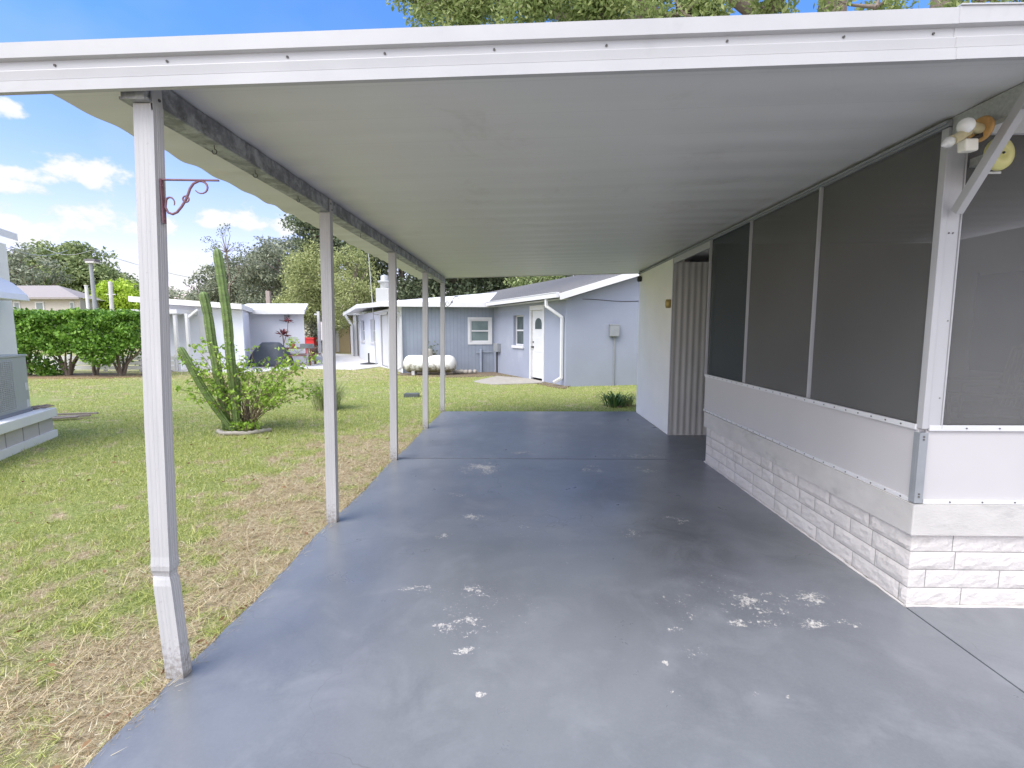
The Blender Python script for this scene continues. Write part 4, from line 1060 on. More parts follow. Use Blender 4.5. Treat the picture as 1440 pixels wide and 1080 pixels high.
# ------------------------------------------------------------------ left outbuildings
def shed_far():
    y = 23.; a = (338-735)/700*y; b = (427-735)/700*y; zt = AY(380, 441, y).z
    t = thing('lilac_outbuilding', 'flat fronted pale lilac outbuilding with white roof behind the picnic table', 'outbuilding')
    k5 = dS*5; m = MB(); m.prism([(a, y), (b, y), (b+k5.x, y+k5.y), (a+k5.x, y+k5.y)], -.1, zt); m.build('wall', lilac_wall, t)
    m = MB(); vs = [(a-.4, y-.4, zt), (b+.22, y-.4, zt), (b+.15+k5.x, y+5.2, zt+.62), (a-.4+k5.x, y+5.2, zt+.62)]; m.add(vs+[(q[0], q[1], q[2]+.12) for q in vs], [(3, 2, 1, 0), (4, 5, 6, 7), (0, 1, 5, 4), (1, 2, 6, 5), (2, 3, 7, 6), (3, 0, 4, 7)])
    r = m.build('roof', white_roof, t)
    m = MB(); m.box(a-.4, b+.24, y-.46, y-.40, zt-.04, zt+.17); m.build('eave_trim', white_trim, r)
    m = MB(); xx = (402-735)/700*y; m.box(xx-.05, xx+.12, y-.1, y, zt-.35, zt-.05); m.tube([(xx-.3, y-.05, zt-.3), (xx, y-.05, zt-.35), (xx+.2, y-.05, zt-.1)], .02, 6); m.build('wall_fixture', grey_box, t)
shed_far()
def shed_near():
    y = 19.5; a = (203-735)/700*y; b = (340-735)/700*y
    zl = AY(238, 428, y).z; zr = AY(340, 436, y).z; sl = (zr-zl)/((340-238)/700*y)
    Z = lambda x: zr+sl*(x-b)
    t = thing('lilac_cottage', 'pale lilac cottage with sloping white roof edge behind the cactus', 'house')
    m = MB(); vs = [(a, y, -.1), (b, y, -.1), (b, y, Z(b)), (a, y, Z(a)), (a-1.4, y+3.0, -.1), (b-1.4, y+3.0, -.1), (b-1.4, y+3.0, Z(b)), (a-1.4, y+3.0, Z(a))]
    m.add(vs, [(0, 1, 2, 3), (7, 6, 5, 4), (1, 5, 6, 2), (4, 0, 3, 7), (3, 2, 6, 7)]); m.build('wall', lilac_wall, t)
    m = MB(); vs = [(a-.3, y-.5, Z(a)+.01), (b+.25, y-.5, Z(b)+.01), (b-1.3, y+3.2, Z(b)+.01), (a-1.0, y+3.2, Z(a)+.01)]; m.add(vs+[(q[0], q[1], q[2]+.2) for q in vs], [(3, 2, 1, 0), (4, 5, 6, 7), (0, 1, 5, 4), (1, 2, 6, 5), (2, 3, 7, 6), (3, 0, 4, 7)]); m.build('roof', white_roof, t)
    def px(p, yy=y): return (p-735)/700*yy
    m = MB(); m.box(px(278), px(296), y-.05, y, 0, AY(285, 445, y).z); m.build('door', white_trim, t)
    m = MB(); m.box(px(200), px(276), y-1.2, y-.0, AY(230, 441, y-1.2).z, AY(230, 435, y-1.2).z); m.build('porch_roof', white_trim, t)
    for p in (206, 228, 243, 260):
        m = MB(); x = px(p, y-1.1); m.box(x-.05, x+.05, y-1.15, y-1.05, 0, AY(p, 441, y-1.1).z); m.build('porch_post', white_trim, t)
    m = MB(); m.bar((px(262, y-1.1), y-1.1, 2.0), (px(276, y-1.1), y-1.1, 2.28), .07); m.build('brace', white_trim, t)
    m = MB(); m.box(px(205), px(255), y-1.12, y-1.08, .65, .72); m.box(px(205), px(255), y-1.12, y-1.08, .3, .35); m.build('railing', white_trim, t)
shed_near()
def picnic():
    y = 21.8; c = Vector(((418-735)/700*y, y, 0))
    t = thing('picnic_table', 'brown wooden picnic table on the pale patio before the lilac outbuilding', 'picnic table', c, R(12))
    m = MB()
    for k in range(4): m.box(-.75, .75, -.36+.18*k, -.20+.18*k, .72, .76)
    m.build('tabletop', wood_red, t)
    for s_ in (-1, 1):
        m = MB(); m.box(-.75, .75, s_*.72-.13, s_*.72+.13, .42, .46); m.build('bench', wood_red, t)
        m = MB(); m.bar((s_*.55, -.62, 0), (s_*.55, -.2, .72), .09, .09); m.bar((s_*.55, .62, 0), (s_*.55, .2, .72), .09, .09); m.bar((s_*.55, -.8, .39), (s_*.55, .8, .39), .05, .12); m.box(s_*.55-.05, s_*.55+.05, -.34, .34, .62, .72); m.build('end_frame', wood_red, t)
    g = thing('pedestal_grill', 'grey box charcoal grill on a single post in front of the picnic table', 'grill', ((430-735)/700*20.9, 20.9, 0), R(10))
    m = MB(); m.box(-.24, .24, -.2, .2, .76, .79); m.box(-.24, .24, -.2, -.18, .79, .95); m.box(-.24, .24, .18, .2, .79, .95); m.box(-.24, -.22, -.18, .18, .79, .95)
    for k in range(3): m.box(.05, .24, -.215, -.20, .80+.05*k, .82+.05*k)
    m.build('firebox', mat('grill_iron', (.13, .14, .15), .6, .15, 8), g)
    m = MB(); m.box(-.03, .03, -.03, .03, 0, .72); m.build('post', grey_box, g)
    p = thing('potted_plant', 'small green plant in a clay pot on the picnic table', 'potted plant', c+Vector((-.25, 0, .76)))
    m = MB(); m.lathe([(0, 0), (.07, 0), (.10, .16), (.09, .16), (0, .14)], (0, 0, 0), 14); m.build('pot', terracotta, p)
    leaf_mesh('foliage', scatter_ellipsoid((0, 0, .32), (.28, .2, .16), 60), .12, leaf_bush, p, .4)
    t = thing('covered_grill', 'bulky object under a dark blue grey tarp left of the picnic table', 'covered grill', ((376-735)/700*21, 21, 0))
    m = MB(); n = 26; rows = 9; vs = []
    for j in range(rows+1):
        f = j/rows; sc = 1-.55*f**2.2
        for k in range(n):
            a = 2*math.pi*k/n; w = 1+.06*math.sin(5*a+f*2)*(1-f*.5)+.04*math.sin(11*a)
            cc, ss = math.cos(a), math.sin(a); e = .6+.4*f
            vs.append((.86*sc*w*math.copysign(abs(cc)**e, cc)+.12*f, .5*sc*w*math.copysign(abs(ss)**e, ss),   .04+.92*f-.05*math.sin(a*3)*f))
    vs.append((.12, 0, 1.02)); fs = [(j*n+k, j*n+(k+1) % n, (j+1)*n+(k+1) % n, (j+1)*n+k) for j in range(rows) for k in range(n)]
    fs += [(rows*n+k, rows*n+(k+1) % n, len(vs)-1) for k in range(n)]; m.add(vs, fs, 0, True); m.build('tarp', tarp_m, t)
    for x in (-.6, .6):
        m = MB(); m.cyl((x, -.2, .0), (x, -.1, .0+.001), .05, 12); m.box(x-.04, x+.04, -.3, .3, 0, .1); m.build('foot', black, t)
picnic()
def cordyline():
    y = 22.4; c = Vector(((395-735)/700*y, y, 0))
    t = thing('cordyline', 'dark red leaved plant against the lilac outbuilding wall', 'plant', c)
    m = MB(); m.tube([(0, 0, 0), (.05, 0, .9), (.02, 0, 1.4)], [.03, .025, .02], 8); m.tube([(.02, 0, .8), (.25, 0, 1.5), (.3, 0, 1.95)], [.02, .018, .012], 8); m.build('stem', stem_m, t)
    rng = random.Random(8)
    m = MB()
    for cx, cz_, n, L in ((.02, 1.3, 30, .42), (.3, 1.95, 16, .28), (.12, .55, 12, .3)):
        for k in range(n):
            a = rng.uniform(0, 6.28); e = rng.uniform(-.3, 1.2); d = Vector((math.cos(a)*math.cos(e), math.sin(a)*math.cos(e), math.sin(e))); s_ = d.cross(Vector((0, 0, 1))).normalized()*.035
            p = Vector((cx, 0, cz_)); q = p+d*L*.5; r_ = p+d*L*.95+Vector((0, 0, -.06)); m.add([p, q-s_, r_, q+s_], [(0, 1, 2, 3)])
    m.build('leaves', leaf_red, t)
cordyline()
def far_things():
    def px(p, y): return (p-735)/700*y
    y = 34.
    t = thing('tan_shed', 'small tan wooden shed glimpsed past the blue house corner', 'shed')
    m = MB(); a, b = px(466, y), px(492, y); m.box(a, b, y, y+3, -.1, AY(480, 440, y).z); m.build('wall', tan_wall, t)
    m = MB(); m.box(a-.3, b+.3, y-.3, y+3.3, AY(480, 440, y).z, AY(480, 434, y).z); m.build('roof', beige_roof, t)
    m = MB(); m.box(b-.02, b+.25, y-.02, y+.2, 0, AY(480, 441, y).z); m.build('corner_board', wood_red, t)
    m = MB(); z0, z1 = AY(483, 462, y).z, AY(483, 452, y).z; m.box(px(481, y), px(486, y), y-.04, y, z0, z1); m.build('window', white_trim, t)
    m = MB(); m.box(px(472, y), px(475.5, y), y-.04, y, .05, AY(483, 447, y).z); m.build('door', white_trim, t)
    t = thing('cream_building', 'cream coloured building half hidden by leaves beyond the lilac outbuilding', 'building')
    y = 36.; m = MB(); m.box(px(424, y), px(446, y), y, y+4, -.1, AY(430, 438, y).z); m.build('wall', cream_wall, t)
    m = MB(); m.box(px(422, y), px(448, y), y-.3, y+4, AY(430, 438, y).z, AY(430, 434, y).z); m.build('roof', beige_roof, t)
    y = 33.; small_shrub('yard_shrub', 'grey green shrub before the cream building', Vector((px(443, y), y, 0)), (.75, .7, 1.5), 1500, .2, leaf_grey, 'shrub')
    m = MB(); m.box(px(427, y), px(445, y), y-.6, y, .55, .95); m.box(px(426.5, y), px(445.5, y), y-.65, y+.03, .95, 1.06); m.box(px(431, y), px(433, y), y-.5, y-.1, 0, .55); m.box(px(440, y), px(442, y), y-.5, y-.1, 0, .55)
    tag(m.build('red_bin', red_m), 'bright red storage bin beyond the lilac outbuilding corner', 'storage bin')
    m = MB(); y = 29.; x = px(448, y); m.box(x-.07, x+.07, y-.07, y+.07, 0, AY(448, 438, y).z); m.box(x-.25, x+.0, y-.03, y+.03, AY(448, 443, y).z, AY(448, 441, y).z)
    tag(m.build('white_post', white_trim), 'slim white post standing in grass right of the red bin', 'post')
    y = 31.; m = MB(); x = px(454, y); m.box(x-.16, x+.16, y-.05, y+.03, .9, 2.05); m.box(x-.03, x+.03, y+.03, y+.09, 0, 2.2)
    tag(m.build('notice_board', mat('pinkish_white', (.7, .62, .68), .6, .05, 3)), 'narrow pinkish white board beside the slim white post', 'board')
    # antenna mast, umbrella stand
    b = G(529, 513); m = MB(); zt = AY(524, 340, b.y).z; m.tube([(b.x, b.y, -.05), (b.x-.07, b.y, 2.4), (b.x-.22, b.y, zt)], [.022, .022, .016], 8)
    m.tube([(b.x-.07, b.y, 2.2), (b.x+.3, b.y+.2, 2.2)], .012, 6)
    tag(m.build('antenna_mast', galv_light), 'tall thin metal mast beside the white windowed wall', 'mast')
    b = G(522, 512); t = thing('umbrella_stand', 'black umbrella base with short tube on the patio by the wall', 'umbrella base', (b.x-.1, b.y, 0))
    m = MB(); m.lathe([(.38, 0), (.38, .03), (.10, .07), (.05, .08), (0, .08)], (0, 0, 0), 20); m.build('base', black, t)
    m = MB(); m.cyl((0, 0, .07), (0, 0, .50), .035, 12); m.build('tube', black, t)
    # carport at the back of the blue house
    y = 29.5; t = thing('side_canopy', 'small white canopy with posts and downspout behind the windowed wall', 'canopy')
    m = MB(); z = AY(490, 443, y).z; m.box(px(483, y), px(512, y), y, y+3, z, z+.2); m.build('roof', white_trim, t)
    for p in (498, 505):
        m = MB(); m.box(px(p, y)-.1, px(p, y)+.1, y+.1, y+.3, 0, z); m.build('post', white_trim, t)
    m = MB(); x = px(494.5, y); m.bar((px(486, y), y, z), (x, y, z-.6), .14); m.bar((x, y, z-.58), (x, y, .1), .14); m.build('downspout', white_trim, t)
    m = MB(); m.box(px(499, y+1), px(506, y+1), y+1.2, y+1.5, 0, 1.3); m.build('storage_cabinet', wood_red, t)
    # beige house behind the hedge
    y = 38.; t = thing('beige_house', 'beige sided house with tan shingle roof rising behind the hedge', 'house')
    a, b = px(-30, y), px(108, y); z = AY(60, 419, y).z
    k6 = dS*6; wy = MB(); wy.prism([(a, y), (b, y), (b+k6.x, y+k6.y), (a+k6.x, y+k6.y)], -.1, z)
    for k in range(9): wy.box(a, b, y-.012, y, .5+.25*k, .52+.25*k)
    wy.build('wall', beige_wall, t)
    m = MB(); zr = AY(40, 403, y).z; vs = [(a-.5, y-.5, z), (b+.4, y-.5, z), (b-4.4, y+3, zr+.35), (a-.5, y+3, zr+.35)]; m.add(vs, [(0, 1, 2, 3)]); m.add([(b+.4, y-.5, z), (b+.4+k6.x, y+6.2, z), (b-4.4, y+3, zr+.35)], [(0, 1, 2)]); m.box(a-.5, b+.4, y-.52, y-.4, z-.12, z+.02); m.build('roof', beige_roof, t)
    for p, w in ((17, 9), (50, 13), (97, 6)):
        f = MB(); x = px(p, y); hw = w/700*y/2; f.box(x-hw, x+hw, y-.06, y, AY(p, 440, y).z-.2, AY(p, 424, y).z); w_ = f.build('window', white_trim, t)
        q = MB(); q.box(x-hw*.7, x+hw*.7, y-.07, y-.05, AY(p, 440, y).z, AY(p, 426, y).z); q.build('pane', glass_teal, w_)
    m = MB(); y = 42.; m.box(px(108, y), px(128, y), y, y+3, 0, AY(60, 432, y).z); m.build('wall', white_trim, t, label='low white annex')
    # poles
    y = 30.; x = px(130, y); t = thing('street_lamp', 'dark grey lamp post with flat white lamp head behind the hedge', 'street lamp', (x, y, 0))
    m = MB(); zt = AY(128, 368, y).z; m.tube([(0, 0, -.1), (-.07, 0, zt)], [.13, .10], 12); m.build('pole', grey_box, t)
    m = MB(); m.box(-.28, .36, -.2, .2, zt, zt+.14); m.box(-.22, .30, -.22, .2, zt-.09, zt-.001, 1); m.build('lamp_head', [mat('lamp_grey', (.13, .12, .13), .5, .1, 5), conc], t)
    y = 32.; x = px(119, y); m = MB(); m.cyl((x, y, 0), (x, y, AY(119, 402, y).z), .09, 10); m.cyl((x, y, AY(119, 402, y).z), (x, y, AY(119, 401, y).z), .12, 10)
    tag(m.build('utility_pole', white_trim), 'short white pole just left of the lamp post', 'pole', 'poles behind the hedge')
    y = 33.; x = px(152, y); m = MB(); m.cyl((x, y, 0), (x+.1, y, AY(152, 396, y).z), .12, 10); m.bar((x-.2, y, 3.9), (x+.4, y, 3.9), .06)
    tag(m.build('utility_pole', conc), 'grey concrete pole before the round lime green tree', 'pole', 'poles behind the hedge')
    y = 30.; x = px(377, y); m = MB(); m.box(x-.12, x+.12, y, y+.2, 0, AY(377, 409, y).z)
    tag(m.build('utility_pole', wood_old), 'square weathered post top above the lilac outbuilding roof', 'pole')
    m = MB()
    for k, (a, b, ya, yb) in enumerate((((60, 348), (128, 352), 45, 40), ((128, 352), (330, 398), 40, 60), ((0, 345), (95, 352), 30, 40))):
        A_, B_ = AY(*a, ya), AY(*b, yb); m.tube([A_.lerp(B_, i/10)-Vector((0, 0, .5*math.sin(math.pi*i/10))) for i in range(11)], .02, 4)
    tag(m.build('power_line', galv_light), 'thin overhead wires crossing in front of the distant trees', 'power line')
far_things()

# ------------------------------------------------------------------ trees
def tree(label, x, y, ztop, crown, m, leaf=.3, dens=1., trunk_r=.35, name='tree', seed=0, group='trees beyond the gardens', clump=1.1, aspect=.5, droop=0., fill=.55, lean=(0, 0)):
    """crown = list of (cx, cy, cz, rx, ry, rz, nclumps) relative to base"""
    rs = np.random.RandomState(seed); rng = random.Random(seed)
    t = thing(name, label, 'tree', (x, y, ZG), 0, group)
    tb = MB(); cz0 = min(c[2] for c in crown)
    fork = Vector((lean[0]*.4, lean[1]*.4, max(1.2, cz0*.55)))
    tb.tube([(0, 0, -.1), (.02, 0, .3), tuple(fork*.6), tuple(fork)], [trunk_r*1.35, trunk_r*1.05, trunk_r*.95, trunk_r*.85], 10)
    P = []
    for (cx, cy, cz_, rx, ry, rz_, nc) in crown:
        v = rs.randn(nc, 3); v /= np.linalg.norm(v, axis=1)[:, None]; q = (fill+(1-fill)*rs.rand(nc))[:, None]
        C = np.array([cx, cy, cz_])+v*q*np.array([rx, ry, rz_])
        hub = Vector((cx*.7, cy*.7, cz_-rz_*.35))
        mid = fork.lerp(hub, .5)+Vector((rng.uniform(-.3, .3), rng.uniform(-.3, .3), .2))
        tb.tube([fork*.9, mid, hub], [trunk_r*.7, trunk_r*.5, trunk_r*.35], 7)
        for c in C[::max(1, nc//14)]:
            c_ = Vector(c); mm = hub.lerp(c_, .5)+Vector((rng.uniform(-.3, .3), rng.uniform(-.3, .3), rng.uniform(-.1, .4)))
            tb.tube([hub, mm, c_], [trunk_r*.28, trunk_r*.16, trunk_r*.05], 5)
        for c in C:
            r_ = clump*rs.uniform(.55, 1.25); n = int(dens*90*(r_/clump)**2)
            w = rs.randn(n, 3); w /= np.linalg.norm(w, axis=1)[:, None]; w *= (rs.rand(n)**.45)[:, None]
            P.append(c+w*r_*np.array([1.15, 1.15, .72]))
    tb.build('trunk', bark, t)
    leaf_mesh('crown', np.concatenate(P), leaf, m, t, aspect, 0, droop)
    return t
def px(p, y): return (p-735)/700*y
T = 'trees beyond the gardens'
y = 62; tree('broad rounded mid green oak rising behind the beige house', px(100, y), y, 12, [(0, -1, 8.3, 6.6, 4, 3.6, 190), (-3.5, 0, 6, 4.5, 4, 3, 80), (5, 0, 5.6, 3.6, 4, 3.2, 80), (0, 0, 4, 7, 4, 2.5, 60)], leaf_oak, .42, 1.5, .6, 'oak_tree', 1, T, 1.25)
y = 52; tree('thin greyish tree at the far left behind the white awning', px(22, y), y, 10, [(0, 0, 8.3, 4.2, 3, 2.2, 40), (-2, 0, 5.4, 4, 3, 3, 40), (2.4, 0, 5.6, 3, 3, 2.6, 26)], leaf_grey, .3, .9, .35, 'bare_topped_tree', 2, T, .9)
y = 44; tree('small round bright lime green tree behind the hedge', px(165, y), y, 6, [(0, 0, 3.6, 2.1, 2, 2.3, 130)], leaf_lime, .24, 1.3, .18, 'lime_tree', 3, T, .7)
y = 95; 
for k, p in enumerate((205, 250, 300, 345)): tree(['hazy distant tree right of the lime green tree', 'hazy distant tree behind the lilac cottage roof', 'hazy distant tree behind the leaning cactus stem', 'hazy distant tree behind the tall cactus'][k], px(p, y), y, 9, [(0, 0, 5.5+(k % 2)*.8, 5, 3, 3.1, 45)], leaf_haze, .5, .9, .3, 'distant_tree', 20+k, 'hazy far trees', 1.2)
y = 48; tree('grey green oak behind the tall cactus', px(345, y), y, 10, [(-1.5, 0, 6.2, 3.2, 3, 2.6, 75), (2.4, 0, 6.6, 3.6, 3, 3.2, 90), (-3.2, 0, 4.4, 2.6, 2.5, 2.2, 25), (4.5, 0, 4.6, 3, 3, 2.6, 30)], leaf_grey, .26, 1.4, .4, 'oak_tree', 4, T, .95, fill=.3)
y = 40; tree('sparse airy tree top standing above the grey green oak', px(322, y), y, 10, [(0, 0, 8.3, 1.3, 1.2, 1.6, 14), (1.3, 0, 6.5, 1.3, 1, 1, 8)], leaf_grey, .15, .5, .12, 'sparse_tree', 5, T, .45)
y = 42; tree('dark leafed oak behind the sloping lilac roof', px(403, y), y, 9, [(0, 0, 7.0, 3.0, 2.5, 2.5, 80), (-1, 0, 4.5, 2.8, 2.5, 2.2, 60)], leaf_grey, .24, 1.4, .35, 'oak_tree', 6, T, .9)
y = 33; tree('feathery yellow green tree behind the second carport post', px(440, y), y, 10, [(0, 0, 4.9, 1.9, 2, 2.1, 60), (-.8, 0, 3.2, 1.6, 1.8, 1.5, 35), (1.2, 0, 3.2, 1.9, 1.8, 1.6, 40)], leaf_feather, .2, 1.6, .2, 'feathery_tree', 7, T, .75, .28, .5)
y = 30; tree('feathery pale green tree between the second and third posts', px(500, y), y, 8, [(0, 0, 4.7, 1.7, 1.6, 2.0, 45), (0, 0, 3.0, 1.8, 1.6, 1.4, 30)], leaf_feather, .18, 1.5, .16, 'feathery_tree', 8, T, .65, .28, .5)
y = 37; tree('tall dark oak towering behind the roof vent', px(525, y), y, 14, [(0, 0, 8.2, 4.2, 3, 4, 150), (-3.8, 0, 8.8, 2.2, 2, 2.0, 50), (-4.4, 1, 5.5, 2.2, 2, 3, 60), (3.2, 0, 5.5, 3.8, 3, 3.6, 60), (-1, 0, 4.5, 2.6, 3, 2.6, 30)], leaf_dark, .22, 1.5, .5, 'oak_tree', 9, T, .95)
y = 36; tree('dark dense tree behind the white wing roof', px(640, y), y, 12, [(0, 0, 6.5, 4, 3, 4, 150), (0, 0, 3.5, 4, 3, 2.5, 90)], leaf_dark, .24, 1.5, .4, 'oak_tree', 10, T, 1)
y = 38; tree('dark tree behind the grey shingle roof', px(730, y), y, 12, [(0, 0, 6.5, 4, 3, 4, 140), (1, 0, 3.5, 4, 3, 2.5, 50)], leaf_dark, .24, 1.5, .4, 'oak_tree', 11, T, 1)
y = 33; tree('lighter green tree showing over the middle of the shingle roof', px(757, y), y, 8, [(0, 0, 4.4, 1.5, 1.5, 2.2, 40)], leaf_oak, .2, 1.4, .2, 'oak_tree', 12, T, .7)
y = 37; tree('dark tree behind the right end of the shingle roof', px(840, y), y, 12, [(0, 0, 6.5, 4.5, 3, 4, 80), (1, 0, 3.5, 4, 3, 2.5, 50)], leaf_dark, .24, 1.5, .4, 'oak_tree', 13, T, 1)
y = 40; tree('dark tree hidden behind the storage wall', px(960, y), y, 12, [(0, 0, 6.5, 5, 3, 4, 80)], leaf_dark, .26, 1.3, .4, 'oak_tree', 14, T, 1)
# big live oaks whose crown shows above the carport roof
def big_oak():
    t = thing('live_oak', 'massive spreading oak with heavy limbs above the right half of the roof', 'tree', (9.5, 15.5, ZG))
    rs = np.random.RandomState(11); rng = random.Random(12); tb = MB()
    tb.tube([(0, 0, -.1), (0, 0, 1), (.2, 0, 3), (0, 0, 5)], [.9, .65, .55, .55], 14)
    limbs = [[(0, 0, 4.6), (-.6, -.3, 7), (-1.0, -.8, 9.6), (-1.2, -1, 12), (-1.5, -1, 14)],
             [(0, 0, 4.6), (1.0, -.6, 7), (1.6, -1, 9.5), (1.5, -1.4, 12), (1.2, -1.5, 14)],
             [(-.6, -.3, 7), (-3.0, -.5, 9.2), (-5.5, -.6, 10.0), (-8.0, -.6, 10.1), (-10.5, -.4, 11.2), (-12.3, 0, 11.8)],
             [(-1, -.5, 8.5), (-3.5, -1, 10.3), (-5.5, -1.2, 11.0), (-8, -1, 12.5)],
             [(1, -.6, 7), (4, 0, 9), (7, 0, 10.5), (10, 0, 11)],
             [(-3.0, -.5, 9.2), (-4.5, .5, 11), (-6, 1, 13)], [(-5.5, -.6, 10.0), (-7.2, -1.3, 10.9), (-9.2, -2, 10.9)]]
    rad = [[.5, .42, .36, .3, .15], [.45, .4, .34, .25, .12], [.34, .28, .22, .17, .10, .04], [.22, .2, .15, .05], [.3, .25, .18, .06], [.2, .13, .05], [.16, .1, .04]]
    for l, r_ in zip(limbs, rad):
        pts = []; rr = []
        for i in range(len(l)-1):
            for k in range(4): pts.append(Vector(l[i]).lerp(Vector(l[i+1]), k/4)+Vector((rng.uniform(-.08, .08), rng.uniform(-.08, .08), rng.uniform(-.1, .1)))); rr.append(r_[i]+(r_[i+1]-r_[i])*k/4)
        pts.append(Vector(l[-1])); rr.append(r_[-1]); tb.tube(pts, rr, 10)
    P = []; C = []
    for (cx, cy, cz_, rx, ry, rz_, nc) in ((-10.3, -.5, 11.2, 2.6, 1.6, 1.1, 60), (-6.6, -.6, 11.3, 2.9, 1.6, 1.0, 80), (-3.2, -.8, 11.6, 2.2, 1.4, .8, 30), (-12.6, .0, 11.3, 1.0, 1, .9, 10), (-2.5, -.6, 12.6, 2.6, 1.8, 1.2, 22), (-4.5, 0, 13.5, 5, 2.5, 1.5, 30), (3.0, -1, 12.4, 3, 2, 1.2, 14), (6, 0, 12, 4, 2.5, 2, 30), (-11.0, -1.0, 10.4, 1.6, .8, .6, 16), (-9.4, -2.2, 9.6, 1.3, .8, .5, 9), (-7.6, -2.2, 9.5, 1.3, .8, .5, 12), (-5.6, -2.4, 9.4, 1.3, .9, .5, 9), (-3.4, -2.2, 9.6, 1.2, .9, .5, 8), (-1.0, -2.4, 9.5, 1.2, .9, .5, 4), (1.6, -2.2, 9.7, 1.2, .8, .45, 3), (4.0, -2.2, 9.6, 1.1, .8, .5, 5)):
        v = rs.randn(nc, 3); v /= np.linalg.norm(v, axis=1)[:, None]; q = (.2+.8*rs.rand(nc))[:, None]
        for c in np.array([cx, cy, cz_])+v*q*np.array([rx, ry, rz_]):
            h = Vector((cx, cy, cz_-rz_*.4)); c_ = Vector(c); mm = h.lerp(c_, .5)+Vector((rng.uniform(-.2, .2), rng.uniform(-.2, .2), rng.uniform(-.1, .3)))
            tb.tube([h, mm, c_], [.05, .03, .008], 5)
            r_ = rs.uniform(.3, .62); n = int(300*(r_/.5)**2); w = rs.randn(n, 3); w /= np.linalg.norm(w, axis=1)[:, None]; w *= (rs.rand(n)**.5)[:, None]; P.append(c+w*r_*np.array([1.1, 1.1, .9]))
    tb.build('trunk', bark, t)
    leaf_mesh('crown', np.concatenate(P), .14, leafmat('live_oak_leaves', [(.15, (.11, .16, .05)), (.5, (.25, .32, .11)), (.85, (.45, .49, .23))], seed=.6, trans=.4), t, .4, 0, .4)
big_oak()

